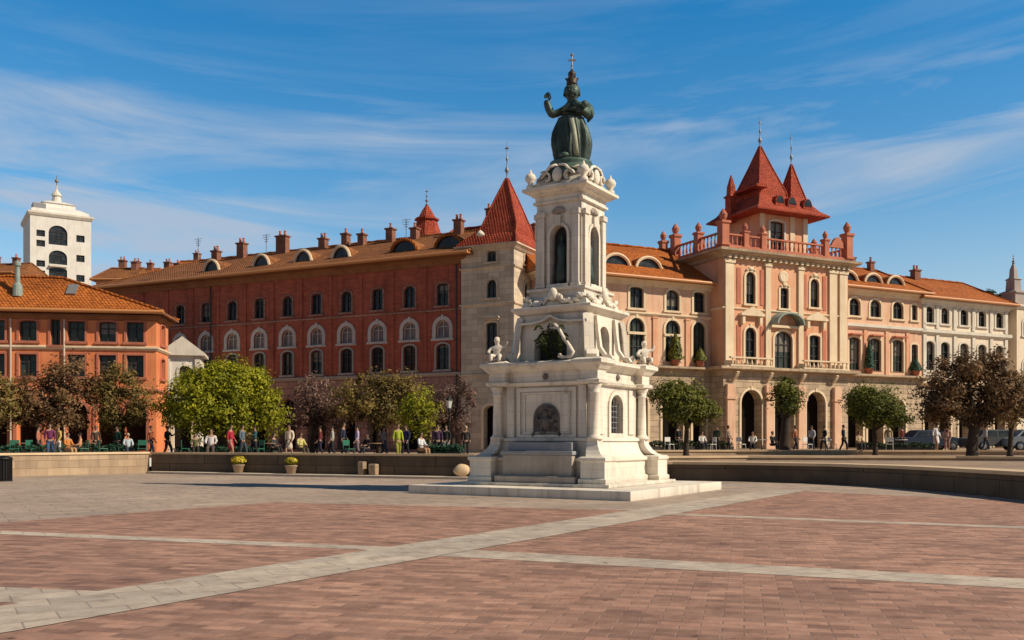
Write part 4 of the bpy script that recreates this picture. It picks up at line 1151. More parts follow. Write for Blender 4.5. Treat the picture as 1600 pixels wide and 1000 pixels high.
    # raking gable lip over the lunette
    bm = bmesh.new(); scroll(bm, [(-1.36, -1.36, 5.3), (-.7, -1.38, 5.3), (-.3, -1.4, 5.36), (0, -1.42, 5.5), (.3, -1.4, 5.36), (.7, -1.38, 5.3), (1.36, -1.36, 5.3)], .2, .07, (0, 1, 0)); obj('gable_moulding', bm, st, r)
    # diagonal volutes from the corners up to the attic
    for sx in (-1, 1):
        for sy in (-1, 1):
            d = Vector((sx, sy, 0)).normalized(); bm = bmesh.new()
            pth = [d * u + Vector((0, 0, z)) for u, z in ((2.16, 4.36), (2.24, 4.24), (2.16, 4.15), (2.04, 4.24), (1.97, 4.5), (1.93, 4.9), (1.88, 5.25), (1.8, 5.5))]
            scroll(bm, pth, .34, .16, d.cross(Vector((0, 0, 1)))); obj('volute', bm, st, r)
    # side scrolls on the right and left faces
    for sx in (-1, 1):
        for sy in (-.7, .7):
            bm = bmesh.new(); scroll(bm, [(sx * (1.92), sy, 4.1), (sx * 1.86, sy, 4.2), (sx * 1.66, sy, 4.24), (sx * 1.46, sy, 4.5), (sx * 1.38, sy, 5.0), (sx * 1.32, sy, 5.5)], .16, .12, (0, 1, 0))
            obj('console', bm, st, r)
    # transition with garlands
    bm = bmesh.new(); sq_loft(bm, [(1.25, 5.84), (1.2, 6.0), (1.05, 6.15), (1.05, 6.3), (1.12, 6.34), (1.12, 6.42), (.95, 6.46)]); obj('shaft_base', bm, st, r)
    RR = random.Random(5); bm = bmesh.new()
    for a in range(4):
        q = bmesh.new()
        for s in (-1, 1):
            for k in range(17):
                t = k / 16; ball(q, (s * (.12 + .95 * t), -1.22 - .06 * math.sin(PI * t), 6.12 - .2 * math.sin(PI * t) + RR.uniform(-.05, .05)), RR.uniform(.06, .12), 1, (RR.uniform(.7, 1.4), .8, RR.uniform(.7, 1.3)))
        ball(q, (0, -1.28, 6.18), .17, 2, (1, .8, 1.3)); q.transform(Matrix.Rotation(a * PI / 2, 4, 'Z')); me_ = bpy.data.meshes.new('t'); q.to_mesh(me_); q.free(); bm.from_mesh(me_); bpy.data.meshes.remove(me_)
    obj('garland', bm, st, r, True)
    # shaft: four arched niches
    h, z0, H = .86, 6.44, 2.7; bm = bmesh.new(); nic = [op(h, .12, .66, 1.85, 1, 'x', deep=.32)]
    wall_face(bm, 2 * h, H, nic, lambda a, z, d: Vv((-h + a, -h + d, z0 + z)), Vv((0, -1, 0)))
    wall_face(bm, 2 * h, H, nic, lambda a, z, d: Vv((h - d, -h + a, z0 + z)), Vv((1, 0, 0)))
    wall_face(bm, 2 * h, H, nic, lambda a, z, d: Vv((-h + d, h - a, z0 + z)), Vv((-1, 0, 0)))
    wall_face(bm, 2 * h, H, nic, lambda a, z, d: Vv((h - a, h - d, z0 + z)), Vv((0, 1, 0)))
    obj('shaft', bm, st, r)
    for a in range(4):
        Ma = Matrix.Rotation(a * PI / 2, 4, 'Z')
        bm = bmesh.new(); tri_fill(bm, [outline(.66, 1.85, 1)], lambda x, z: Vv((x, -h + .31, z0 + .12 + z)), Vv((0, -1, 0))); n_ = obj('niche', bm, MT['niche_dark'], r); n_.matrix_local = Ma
        bm = bmesh.new(); poly_ring(bm, outline(.66, 1.85, 1, 0), outline(.66, 1.85, 1, .1), -h - .06, -h + .02)
        for v in bm.verts: v.co.z += z0 + .12
        box(bm, -.42, .42, -h - .14, -h + .01, z0 + .0, z0 + .11, .01)
        lathe(bm, [(.02, 0), (.16, .05), (.12, .14), (.05, .2)], 10, 0, -h - .04, z0=z0 - .06)
        box(bm, -.1, .1, -h - .1, -h + .01, z0 + 1.95, z0 + 2.28, .02)
        s_ = obj('surround', bm, st, n_)
        bm = bmesh.new(); lathe(bm, [(.2, -.3), (.22, 0), (.14, .5), (.17, .8), (.1, 1.0), (.05, 1.05), (.1, 1.15), (.02, 1.32)], 10, 0, -h + .2, z0=z0 + .45); f_ = obj('niche_figure', bm, MT['bronze'], n_, True)
        for s in (-1, 1):
            bm = bmesh.new(); x = s * .66
            box(bm, x - .13, x + .13, -h - .1, -h + .02, z0 + .12, z0 + 2.25, .01); box(bm, x - .17, x + .17, -h - .14, -h + .02, z0 + .02, z0 + .118, .01); box(bm, x - .17, x + .17, -h - .15, -h + .02, z0 + 2.252, z0 + 2.42, .02)
            p = obj('pilaster', bm, st, r); p.matrix_local = Ma
        bm = bmesh.new(); ball(bm, (0, -h - .03, z0 + 2.45), .14, 2, (1.3, .7, .9)); ball(bm, (-.18, -h - .02, z0 + 2.42), .09, 1); ball(bm, (.18, -h - .02, z0 + 2.42), .09, 1)
        p = obj('shell_ornament', bm, dk, r, True); p.matrix_local = Ma
    bm = bmesh.new(); sq_loft(bm, [(.88, 9.1), (.96, 9.13), (.96, 9.2), (.9, 9.23), (.9, 9.36), (1.0, 9.4), (1.14, 9.5), (1.24, 9.52), (1.24, 9.61), (1.1, 9.66), (1.0, 9.68)]); obj('capital', bm, st, r)
    bm = bmesh.new()
    for a in range(4):
        q = bmesh.new()
        for k in range(9): box(q, -.86 + k * .2, -.76 + k * .2, -1.08, -.9, 9.42, 9.5)
        q.transform(Matrix.Rotation(a * PI / 2, 4, 'Z')); me_ = bpy.data.meshes.new('t'); q.to_mesh(me_); q.free(); bm.from_mesh(me_); bpy.data.meshes.remove(me_)
    obj('dentils', bm, st, r)
    for sx in (-1, 1):
        for sy in (-1, 1):
            bm = bmesh.new(); lathe(bm, [(.16, 9.62), (.14, 9.74), (.08, 9.8), (.18, 9.92), (.2, 10.0), (.14, 10.1), (.05, 10.16), (.02, 10.26)], 14, sx * 1.02, sy * 1.02); obj('corner_finial', bm, st, r, True)
    for a in range(4):
        Ma = Matrix.Rotation(a * PI / 2, 4, 'Z'); bm = bmesh.new()
        for s in (-1, 1):
            pts = []
            for k in range(14):
                t = k / 13; ang = t * 1.6 * PI; rr = .2 * (1 - .55 * t)
                pts.append((s * (.42 + rr * math.cos(ang)), -.95, 9.92 + rr * math.sin(ang)))
            scroll(bm, [(s * .05, -.93, 10.3), (s * .3, -.95, 10.25)] + [pts[0]] + pts[1:], .14, .07, (0, 1, 0))
        ball(bm, (0, -.98, 9.98), .2, 2, (1, .5, 1.25)); p = obj('cartouche', bm, st, r, True); p.matrix_local = Ma
    bm = bmesh.new(); sq_loft(bm, [(1.0, 9.68), (.92, 9.8), (.75, 9.95), (.72, 10.15), (.8, 10.2), (.55, 10.34)]); obj('crown_block', bm, st, r)
    return r
monument()

def bronze_statue():
    r = thing('bronze_statue', 'green bronze crowned figure in a bell robe with one arm raised atop the monument', 'statue', (MC[0], MC[1], 10.02), math.radians(-4))
    b = MT['bronze']; g = MT['bronze_green']
    bm = bmesh.new(); lathe(bm, [(.86, 0), (.9, .08), (.84, .22), (.7, .34), (.66, .42), (.7, .47), (.68, .54), (.5, .62)], 24); obj('base', bm, g, r, True)
    bm = bmesh.new()
    lathe(bm, [(.46, .58, .08), (.5, .68, .13), (.53, .88, .17), (.555, 1.1, .17), (.555, 1.28, .16), (.53, 1.5, .13), (.49, 1.7, .09), (.45, 1.84, .05), (.42, 1.93, .03), (.42, 1.98, .01), (.28, 2.03, 0)], 96, fold=.1, nf=11)
    for v in bm.verts:
        an = math.atan2(v.co.y, v.co.x); rr = math.hypot(v.co.x, v.co.y); tt = max(0, min(1, (2.0 - v.co.z) / .5))
        f = 1 + tt * (.06 * math.sin(5 * an + v.co.z * 2) + .05 * abs(math.sin(9 * an + v.co.z)) - .03)
        v.co.x *= f; v.co.y *= f * .84
    obj('robe', bm, b, r, True)
    bm = bmesh.new()
    scroll(bm, [(0, -.33, 1.95), (.03, -.47, 1.72), (.08, -.58, 1.45), (.12, -.64, 1.15), (.16, -.6, .85), (.18, -.53, .62)], .17, .08, (1, 0, 0)); obj('sash', bm, MT['sash'], r, True)
    bm = bmesh.new(); ball(bm, (-.2, -.5, .66), .14, 2, (1.2, 1.2, .7)); obj('foot', bm, g, r, True)
    V, Ed, Rd = [Vector((0, 0, 1.88))], [], [(.27, .22)]
    ch = limb_chain(V, Ed, Rd, 0, [(0, 0, 2.08), (.01, 0, 2.28), (.02, 0, 2.42)], [(.36, .27), (.4, .28), (.29, .22)])
    limb_chain(V, Ed, Rd, ch, [(.03, 0, 2.53), (.03, -.04, 2.68), (.03, -.04, 2.86), (.03, -.02, 3.0)], [.12, (.2, .21), (.245, .25), (.17, .18)])
    limb_chain(V, Ed, Rd, ch, [(-.34, 0, 2.3), (-.6, -.03, 2.06), (-.76, -.08, 2.4), (-.79, -.1, 2.6)], [.19, .17, .135, .11])
    limb_chain(V, Ed, Rd, ch, [(.38, 0, 2.28), (.6, -.06, 2.02), (.4, -.32, 2.12), (.3, -.38, 2.15)], [.18, .16, .11, .09])
    me = skin_mesh('figure', V, Ed, Rd)
    bm = bmesh.new(); bm.from_mesh(me)
    for k, (dx, L) in enumerate(((-.05, .14), (-.017, .18), (.02, .17), (.053, .13))):
        tube(bm, [(-.79 + dx, -.1, 2.63), (-.77 + dx * 1.3, -.11, 2.63 + L * .6), (-.72 + dx * 1.2, -.14, 2.63 + L)], [.03, .028, .02], 6)
    tube(bm, [(-.73, -.1, 2.55), (-.66, -.13, 2.62), (-.65, -.16, 2.69)], [.032, .03, .02], 6)
    for k in range(4): tube(bm, [(.3, -.38, 2.2 - .04 * k), (.21, -.43, 2.19 - .04 * k), (.16, -.38, 2.18 - .04 * k)], [.027, .025, .018], 6)
    tube(bm, [(.32, -.4, 2.24), (.27, -.43, 2.3), (.23, -.43, 2.34)], [.03, .027, .018], 6)
    ball(bm, (.03, -.3, 2.76), .045, 2, (1, 1.2, 1.4))
    for s in (-1, 1):
        ball(bm, (.03 + s * .09, -.26, 2.83), .033, 1, (1.3, .7, .7)); ball(bm, (.03 + s * .25, 0, 2.76), .06, 1, (.6, 1, 1.3)); ball(bm, (.03 + s * .12, -.21, 2.7), .06, 1, (1, .8, 1))
    ball(bm, (.03, -.25, 2.64), .045, 1, (1.6, .6, .5))
    bm.to_mesh(me); bm.free(); link_mesh('figure', me, b, r)
    bm = bmesh.new(); ball(bm, (.03, .06, 2.86), .265, 3, (1.02, 1.03, 1.0))
    RR = random.Random(2)
    for k in range(40):
        a = RR.uniform(0, 2 * PI); e = RR.uniform(-.3, 1.2)
        if math.sin(a) < -.4 and e < .5: continue
        ball(bm, (.03 + .23 * math.cos(a) * math.cos(e), .04 + .23 * math.sin(a) * math.cos(e), 2.86 + .22 * math.sin(e)), .05, 1)
    obj('hair', bm, b, r, True)
    bm = bmesh.new()
    scroll(bm, [(.25, .05, 2.44), (.1, -.2, 2.46), (.2, -.3, 2.34), (.42, -.32, 2.2), (.6, -.2, 2.1)], .2, .07, (.3, .3, 1))
    scroll(bm, [(.3, .1, 2.46), (.5, -.1, 2.4), (.66, -.12, 2.24), (.7, -.1, 2.05), (.55, .05, 1.95)], .22, .07, (.2, .6, 1)); obj('mantle', bm, g, r, True)
    bm = bmesh.new(); ball(bm, (.44, -.46, 2.28), .12, 2); obj('orb', bm, g, r, True)
    bm = bmesh.new(); lathe(bm, [(.15, 3.04), (.19, 3.1), (.16, 3.14), (.2, 3.24), (.1, 3.26), (.08, 3.3), (.13, 3.38), (.12, 3.46), (.04, 3.54), (.03, 3.58)], 14, .03, 0)
    for k in range(6): ball(bm, (.03 + .19 * math.cos(k * PI / 3), .19 * math.sin(k * PI / 3), 3.27), .035, 1)
    c = obj('crown', bm, MT['relief_red'], r, True)
    bm = bmesh.new(); tube(bm, [(.03, 0, 3.56), (.03, 0, 4.02)], .028, 6); box(bm, -.09, .15, -.025, .025, 3.84, 3.89); ball(bm, (.03, 0, 4.04), .06, 1); ball(bm, (.03, 0, 3.68), .045, 1); obj('cross', bm, MT['lead'], c)
bronze_statue()

def stone_figure(label, lx, ly, rz, s):
    M_ = Matrix.Translation((MC[0], MC[1], 0)) @ Matrix.Rotation(MR, 4, 'Z'); p = M_ @ Vector((lx * MS, ly * MS, 4.09))
    V, Ed, Rd = [Vector((0, 0, .22))], [], [(.2, .18)]
    ch = limb_chain(V, Ed, Rd, 0, [(0, -.02, .42), (0, -.03, .6)], [(.18, .15), (.17, .13)])
    limb_chain(V, Ed, Rd, ch, [(0, -.03, .7), (0, -.05, .8), (0, -.05, .92), (0, -.04, 1.0)], [.065, .12, .13, .08])
    for sx in (-1, 1):
        limb_chain(V, Ed, Rd, ch, [(sx * .2, -.03, .58), (sx * .34, -.1, .4), (sx * .24, -.28, .36)] if sx < 0 else [(.2, -.03, .6), (.38, -.06, .62), (.44, -.1, .82)], [.085, .07, .05])
        limb_chain(V, Ed, Rd, 0, [(sx * .12, -.1, .2), (sx * .17, -.36, .27), (sx * .15, -.4, .02)], [.12, .09, .06])
    me = skin_mesh('stone_figure', V, Ed, Rd); bm = bmesh.new(); bm.from_mesh(me)
    ball(bm, (0, -.19, .88), .025, 1); ball(bm, (0, 0, .1), .3, 2, (1, 1, .35)); bm.to_mesh(me); bm.free()
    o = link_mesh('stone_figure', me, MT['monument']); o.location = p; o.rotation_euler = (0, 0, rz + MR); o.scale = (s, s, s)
    tag(o, label, 'statue', 'seated figures on the monument corners')
stone_figure('white seated stone figure on the left front corner of the monument', -1.85, -1.85, .35, .82)
stone_figure('white seated stone figure on the right rear corner of the monument', 1.95, 1.75, .9, .8)

def palm_trophy():
    M_ = Matrix.Translation((MC[0], MC[1], 0)) @ Matrix.Rotation(MR, 4, 'Z'); p = M_ @ Vector((.2 * MS, -1.66 * MS, 4.085))
    r = thing('palm_plant', 'green palm plant with a white curled scroll on the monument ledge', 'plant', p, MR)
    RR = random.Random(9); bm = bmesh.new(); tints = []
    for k in range(20):
        a = RR.uniform(0, 2 * PI); L = RR.uniform(.35, .65); up = RR.uniform(.4, 1.15); tn = RR.random()
        d = Vector((math.cos(a), math.sin(a) * .5 - .2, 0)); sd_ = Vector((-d.y, d.x, 0)).normalized()
        for j in range(12):
            t = (j + 1) / 12; q = d * L * t + Vector((0, 0, up * math.sin(t * 2.0)))
            for s in (-1, 1):
                e = q + sd_ * s * .17 * (1.1 - t) + d * .12 - Vector((0, 0, .07)); m_ = (q + e) / 2 + Vector((0, 0, .03)) + d * .035
                bm.faces.new([bm.verts.new(x) for x in (q, m_, e, (q + e) / 2 - d * .035)]); tints.append(min(1, max(0, tn + RR.uniform(-.2, .2))))
    me = bpy.data.meshes.new('fronds'); bm.to_mesh(me); bm.free(); a_ = me.attributes.new('tint', 'FLOAT', 'FACE'); a_.data.foreach_set('value', tints)
    link_mesh('fronds', me, MT['lf_palm'], r)
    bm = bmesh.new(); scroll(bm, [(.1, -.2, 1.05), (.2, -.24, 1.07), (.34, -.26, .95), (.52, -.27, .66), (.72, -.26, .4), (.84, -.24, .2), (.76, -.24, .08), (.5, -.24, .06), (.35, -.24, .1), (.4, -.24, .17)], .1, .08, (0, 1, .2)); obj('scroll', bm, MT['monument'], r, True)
palm_trophy()

# ------------------------------------------------------------------ trees
def px2(px, Y): return (px - 800) / 1450 * Y
def tree(name, label, px, Y, gz, h0, blobs, lf, n, leaf=.17, trunk=.16, seed=1, group='trees around the square', clump=.75, limbs=9, open_=.0, dens=1.0):
    """blobs: (dx, dy, z, rx, ry, rz) crown volumes; h0 = height where the trunk forks"""
    RR = random.Random(seed); X = px2(px, Y); n = int(n * 2.3 * dens); leaf *= .62
    r = thing(name, label, 'tree', (X, Y, gz), 0, group)
    bm = bmesh.new()
    lean = RR.uniform(-.12, .12)
    tube(bm, [(0, 0, -.1), (0, 0, .12), (lean * .3, 0, h0 * .5), (lean, .03, h0), (lean * 1.2, .05, h0 + .5)], [trunk * 1.6, trunk * 1.15, trunk, trunk * .85, trunk * .6], 10)
    tot = sum(b[3] * b[4] * b[5] for b in blobs); tips = []
    for k in range(limbs):
        b = RR.choices(blobs, [q[3] * q[4] * q[5] for q in blobs])[0]
        a = RR.uniform(0, 2 * PI); u = RR.uniform(.4, .85)
        tip = Vector((b[0] + b[3] * u * math.cos(a), b[1] + b[4] * u * math.sin(a), b[2] + b[5] * RR.uniform(-.5, .75)))
        st = Vector((lean, .03, h0 * RR.uniform(.82, 1.05))); mid = st.lerp(tip, .5) + Vector((RR.uniform(-.2, .2), RR.uniform(-.2, .2), RR.uniform(.0, .35)))
        tube(bm, [st, st.lerp(mid, .5) + Vector((0, 0, .08)), mid, tip], [trunk * .55, trunk * .42, trunk * .3, trunk * .1], 6); tips.append((mid, tip))
        for j in range(9):
            s = mid.lerp(tip, RR.uniform(0, .8)); e = s + Vector((RR.uniform(-1, 1), RR.uniform(-1, 1), RR.uniform(-.2, 1))) * RR.uniform(.5, .9)
            tube(bm, [s, s.lerp(e, .5) + Vector((0, 0, .06)), e], [trunk * .16, trunk * .11, trunk * .04], 4)
    obj('trunk', bm, MT['bark'], r, True)
    bm = bmesh.new(); lay = bm.faces.layers.float.new('tint') if False else None
    tints = []
    cl = []
    ncl = max(16, int(n / 95))
    while len(cl) < ncl:
        b = RR.choices(blobs, [q[3] * q[4] * q[5] for q in blobs])[0]
        v = Vector((RR.gauss(0, 1), RR.gauss(0, 1), RR.gauss(0, 1))).normalized() * (RR.uniform(.2, 1.15) ** .5)
        c = Vector((b[0] + v.x * b[3], b[1] + v.y * b[4], b[2] + v.z * b[5]))
        if open_ and noise.noise(c * .9 + Vector((seed, 0, 0))) < -.25 + open_ * .5: continue
        cl.append((c, RR.choice((.3, .5, .7, .9, 1.1)) * clump, RR.uniform(-.26, .26), v))
    per = n // ncl
    for c, cr, ct, dv in cl:
        for k in range(per):
            v = Vector((RR.gauss(0, 1), RR.gauss(0, 1), RR.gauss(0, .8))); v = v.normalized() * cr * (RR.random() ** .45)
            p = c + v
            nrm = (v.normalized() * .8 + dv * .5 + Vector((RR.gauss(0, .45), RR.gauss(0, .45), RR.gauss(0, .45) + .35))).normalized()
            t = nrm.cross(Vector((RR.gauss(0, 1), RR.gauss(0, 1), RR.gauss(0, 1) - .6))).normalized(); u = nrm.cross(t)
            L = leaf * RR.uniform(.65, 1.35); w = L * RR.uniform(.36, .5)
            q = [p - t * L, p + u * w - nrm * L * .12, p + t * L - nrm * L * .25, p - u * w - nrm * L * .12]
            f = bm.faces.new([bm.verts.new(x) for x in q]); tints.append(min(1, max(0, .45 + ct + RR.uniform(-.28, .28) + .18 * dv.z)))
    me = bpy.data.meshes.new('crown'); bm.to_mesh(me); bm.free()
    at_ = me.attributes.new('tint', 'FLOAT', 'FACE'); at_.data.foreach_set('value', tints)
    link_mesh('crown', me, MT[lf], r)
    return r
tree('leafy_tree', 'yellowish tree cut by the left edge of the photograph', -10, 50, TZ, 1.6, [(0, 0, 3.0, 1.1, 1.1, 1.4)], 'lf_olive', 2600, .16, .13, 11)
tree('leafy_tree', 'large dark russet tree with sparse leaves in front of the orange house', 95, 52, TZ, 1.7, [(-.6, 0, 3.3, 2.1, 1.7, 1.6), (.6, .2, 4.2, 1.6, 1.5, 1.2), (-1.3, -.2, 2.3, 1.5, 1.3, .8), (1.1, 0, 2.5, 1.5, 1.3, .9), (0, -.3, 2.1, 1.5, 1.2, .6)], 'lf_brown', 6500, .16, .17, 12, open_=.35, dens=0.75)
tree('leafy_tree', 'olive tree between the russet tree and the bright yellow tree', 192, 53, TZ, 1.7, [(0, 0, 3.0, 1.4, 1.3, 1.4), (-.4, 0, 4.3, 1.0, .9, .9), (.3, -.2, 2.2, 1.2, 1.0, .7)], 'lf_olive', 3200, .16, .13, 13, open_=.3)
tree('leafy_tree', 'big round bright yellow green tree, the brightest crown in the square', 348, 52, TZ, 1.75, [(0, 0, 3.1, 3.1, 2.5, 1.9), (-2.0, 0, 2.5, 1.6, 1.5, 1.2), (2.0, 0, 2.5, 1.6, 1.5, 1.3), (.3, 0, 4.4, 2.0, 1.7, .9), (-.9, -.6, 4.0, 1.5, 1.3, .9), (1.2, -.3, 4.0, 1.6, 1.3, .9), (0, -1.2, 2.3, 2.2, 1.2, .9)], 'lf_yellow', 17000, .16, .24, 14, limbs=14, clump=.8, dens=0.9)
tree('leafy_tree', 'mauve brown half bare tree just right of the bright yellow tree', 488, 56, TZ, 1.8, [(0, 0, 3.2, 1.7, 1.5, 1.7), (.3, 0, 2.1, 1.7, 1.4, .8), (1.3, .3, 2.9, 1.2, 1, 1.1)], 'lf_mauve', 5200, .15, .14, 15, open_=.2, limbs=20, dens=0.42)
tree('leafy_tree', 'olive gold autumn tree in front of the middle of the brick palace', 592, 54, TZ, 1.8, [(0, 0, 3.4, 2.6, 1.8, 1.3), (-.9, 0, 2.5, 1.9, 1.4, .9), (1.0, 0, 3.9, 1.6, 1.3, .8), (.9, 0, 2.4, 1.5, 1.3, .8)], 'lf_olive', 8000, .16, .16, 16, open_=.25, limbs=12, dens=0.7)
tree('leafy_tree', 'small yellow green tree beside the olive gold autumn tree', 655, 50, TZ, 1.3, [(0, 0, 2.6, .95, .9, 1.0), (.1, 0, 1.9, .8, .7, .6)], 'lf_yellow', 1500, .14, .09, 17, open_=.2)
tree('leafy_tree', 'pinkish brown tree in front of the pale stone tower', 708, 57, TZ, 1.8, [(0, 0, 3.2, 1.8, 1.5, 1.6), (-.6, 0, 2.2, 1.7, 1.3, .8), (-1.5, .4, 3.2, 1.2, 1, 1.2)], 'lf_mauve', 5200, .15, .14, 18, open_=.2, limbs=20, dens=0.42)
tree('leafy_tree', 'green tree just right of the monument below the palace wing', 1072, 54, TZ, 1.75, [(0, 0, 2.9, 1.5, 1.4, .95), (-.9, 0, 3.6, 1.2, 1.1, .7), (1.0, 0, 2.5, .9, .8, .6), (.5, 0, 3.8, .7, .7, .4)], 'lf_green', 5000, .15, .15, 19, open_=.15)
tree('leafy_tree', 'dark narrow tree before the middle arch of the gabled pavilion', 1226, 62, UZ, 1.9, [(0, 0, 3.4, .95, .9, 1.2), (.1, 0, 4.4, .8, .8, .5)], 'lf_green', 2600, .15, .34, 20, open_=.3)
tree('leafy_tree', 'rounded green tree in front of the salmon wing', 1368, 56, TZ, 1.6, [(0, 0, 2.9, 1.75, 1.5, .95), (-.7, 0, 3.6, 1.1, 1.0, .6), (1.0, 0, 2.6, 1.2, 1.1, .75), (.7, 0, 3.7, .6, .6, .4)], 'lf_green', 6000, .15, .14, 21, open_=.1)
tree('leafy_tree', 'large dark brown tree with thick black trunk at the right edge', 1519, 48.5, TZ, 1.7, [(0, 0, 3.7, 2.7, 2.0, 1.7), (-1.5, 0, 2.7, 1.7, 1.3, 1.0), (1.6, 0, 2.8, 1.8, 1.4, 1.2), (.6, 0, 4.7, 1.6, 1.3, .9), (-.9, 0, 4.5, 1.1, 1, .7)], 'lf_brown', 10500, .16, .27, 22, open_=.25, limbs=13, dens=0.7)
tree('leafy_tree', 'olive yellow tree cut by the right edge, behind the dark brown tree', 1578, 52, TZ, 1.6, [(0, 0, 3.2, 1.6, 1.4, 1.3)], 'lf_olive', 3200, .16, .14, 23, open_=.15)
for i, (px, Y, gz, h, lab) in enumerate(((1496, 112, TZ, 16.5, 'dark tree top showing above the cream building roof'), (1552, 110, TZ, 16.5, 'dark evergreen beside the obelisk turret at the far right'))):
    tree('evergreen_tree', lab, px, Y, gz, h - 4, [(0, 0, h, 2.4, 2.2, 2.0), (1.8, 0, h - 1, 1.8, 1.6, 1.3), (-1.6, 0, h - .8, 1.6, 1.5, 1.2)], 'lf_dark', 3500, .3, .3, 30 + i, group='dark trees behind the roofs', clump=1.0)

def cypress(label, s, n, z, h, rad, seed):
    p = Q + E * s + N * n; RR = random.Random(seed)
    r = thing('potted_cypress', label, 'plant', (p.x, p.y, GZ + z), 0, 'green plants on the balconies')
    bm = bmesh.new(); lathe(bm, [(.2, 0), (.28, .05), (.34, .4), (.38, .42), (.38, .5), (.3, .5)], 14); obj('pot', bm, MT['terracotta'], r, True)
    bm = bmesh.new(); tube(bm, [(0, 0, .4), (0, 0, h * .8)], [.05, .02], 6); obj('stem', bm, MT['bark'], r)
    bm = bmesh.new(); tints = []
    for k in range(900):
        t = RR.random(); rr = rad * (1 - t) ** .7 * (RR.random() ** .4); a = RR.uniform(0, 2 * PI)
        p_ = Vector((rr * math.cos(a), rr * math.sin(a), .5 + t * (h - .5))); nr = Vector((math.cos(a), math.sin(a), .4)).normalized()
        tt = nr.cross(Vector((RR.gauss(0, .4), RR.gauss(0, .4), 1))).normalized(); u = nr.cross(tt); L = .13
        bm.faces.new([bm.verts.new(x) for x in (p_ - u * L, p_ + tt * L * .5, p_ + u * L, p_ - tt * L * .5)]); tints.append(RR.random())
    me = bpy.data.meshes.new('foliage'); bm.to_mesh(me); bm.free(); a_ = me.attributes.new('tint', 'FLOAT', 'FACE'); a_.data.foreach_set('value', tints)
    link_mesh('foliage', me, MT['lf_green' if seed % 2 else 'lf_hedge'], r)
cypress('conical green plant on the wing balcony before the second arched window', -3.75, 1.2, 6.6, 2.6, .75, 41)
cypress('low bushy plant on the wing balcony next to the pavilion', -1.3, 1.25, 6.6, 1.5, .6, 43)
cypress('dark slim cypress on the balcony of the salmon wing', 13.42 + 3.4, .85, 6.6, 2.9, .5, 42)
cypress('low green plant on the salmon wing balcony near the cream building', 13.42 + 9.2, .85, 6.6, 1.5, .65, 44)

# ------------------------------------------------------------------ hedges, cafe furniture, people
def hedge(label, x0, y0, x1, y1, z, h, w, n, seed, lf='lf_hedge'):
    RR = random.Random(seed); r = thing('planter_hedge', label, 'hedge', (x0, y0, z), math.atan2(y1 - y0, x1 - x0), 'clipped hedges in planters behind the walls')
    L = math.hypot(x1 - x0, y1 - y0)
    bm = bmesh.new(); box(bm, 0, L, -w * .45, w * .45, 0, .3, .02); obj('planter', bm, MT['frame_dark'], r)
    bm = bmesh.new(); tints = []
    for k in range(n):
        x, y, zz = RR.uniform(0, L), RR.uniform(-w / 2, w / 2), .25 + (h - .25) * RR.random() ** .7
        zz *= .85 + .3 * noise.noise(Vector((x * 1.3, y, seed)))
        nr = Vector((RR.gauss(0, .6), RR.gauss(0, .6) + y, RR.gauss(0, .6) + .6)).normalized(); t = nr.cross(Vector((RR.gauss(0, 1), RR.gauss(0, 1), RR.gauss(0, 1)))).normalized(); u = nr.cross(t); s = RR.uniform(.06, .11)
        bm.faces.new([bm.verts.new(Vector((x, y, zz)) + q) for q in (-t * s, u * s * .5, t * s, -u * s * .5)]); tints.append(RR.random())
    me = bpy.data.meshes.new('foliage'); bm.to_mesh(me); bm.free(); a_ = me.attributes.new('tint', 'FLOAT', 'FACE'); a_.data.foreach_set('value', tints)
    link_mesh('foliage', me, MT[lf], r)
hedge('long clipped hedge behind the tan wall at the left edge', -27, 48.5, -20.6, 51.3, TZ, .75, .7, 2600, 1)
hedge('clipped hedge behind the dark wall under the bright yellow tree', -18.6, 51.5, -12.8, 50.0, TZ, .6, .6, 1800, 2)
hedge('short clipped hedge just left of the monument base', -4.6, 46.2, -2.4, 45.6, TZ, .75, .7, 1200, 3)
hedge('dark low hedge before the arches right of the monument', 8.3, 60.2, 14.5, 61.2, UZ, .7, .8, 1800, 4, 'lf_dark')
hedge('dark low hedge left of the parked cars', 22.5, 60.5, 27.0, 59.3, UZ, .6, .8, 1400, 5, 'lf_dark')

def chair(m):
    r = thing('cafe_chair', 'green metal cafe chair', 'chair')
    bm = bmesh.new(); box(bm, -.22, .22, -.22, .22, .43, .47, .015); obj('seat', bm, MT[m], r)
    bm = bmesh.new(); box(bm, -.22, .22, .19, .22, .62, .9, .012); obj('backrest', bm, MT[m], r)
    for sx in (-1, 1):
        for sy in (-1, 1):
            bm = bmesh.new(); tube(bm, [(sx * .22, sy * .22, 0), (sx * .19, sy * .19, .44)] + ([(sx * .2, .2, .62), (sx * .2, .215, .88)] if sy > 0 else []), .016, 6); obj('leg', bm, MT[m], r)
    return r
def table(m):
    r = thing('cafe_table', 'round cafe table', 'table')
    bm = bmesh.new(); lathe(bm, [(.36, .71), (.38, .72), (.38, .74), (.36, .75)], 24); obj('tabletop', bm, MT[m], r, True)
    bm = bmesh.new(); tube(bm, [(0, 0, .03), (0, 0, .71)], .03, 8); obj('leg', bm, MT['iron'], r)
    bm = bmesh.new(); lathe(bm, [(.24, 0), (.24, .03), (.05, .06)], 16); obj('base', bm, MT['iron'], r)
    return r
gch = chair('green_paint'); wch = chair('white_paint'); gtb = table('wood'); wtb = table('white_paint')
def place(proto, px, Y, z, rz, label, group, used=set()):
    o = proto if proto.name not in used else copy_tree(proto)
    used.add(proto.name); o.location = (px2(px, Y), Y, z); o.rotation_euler = (0, 0, rz); o['label'] = label; o['group'] = group
GG, WG = 'green chairs of the left cafe', 'white chairs of the right cafe'
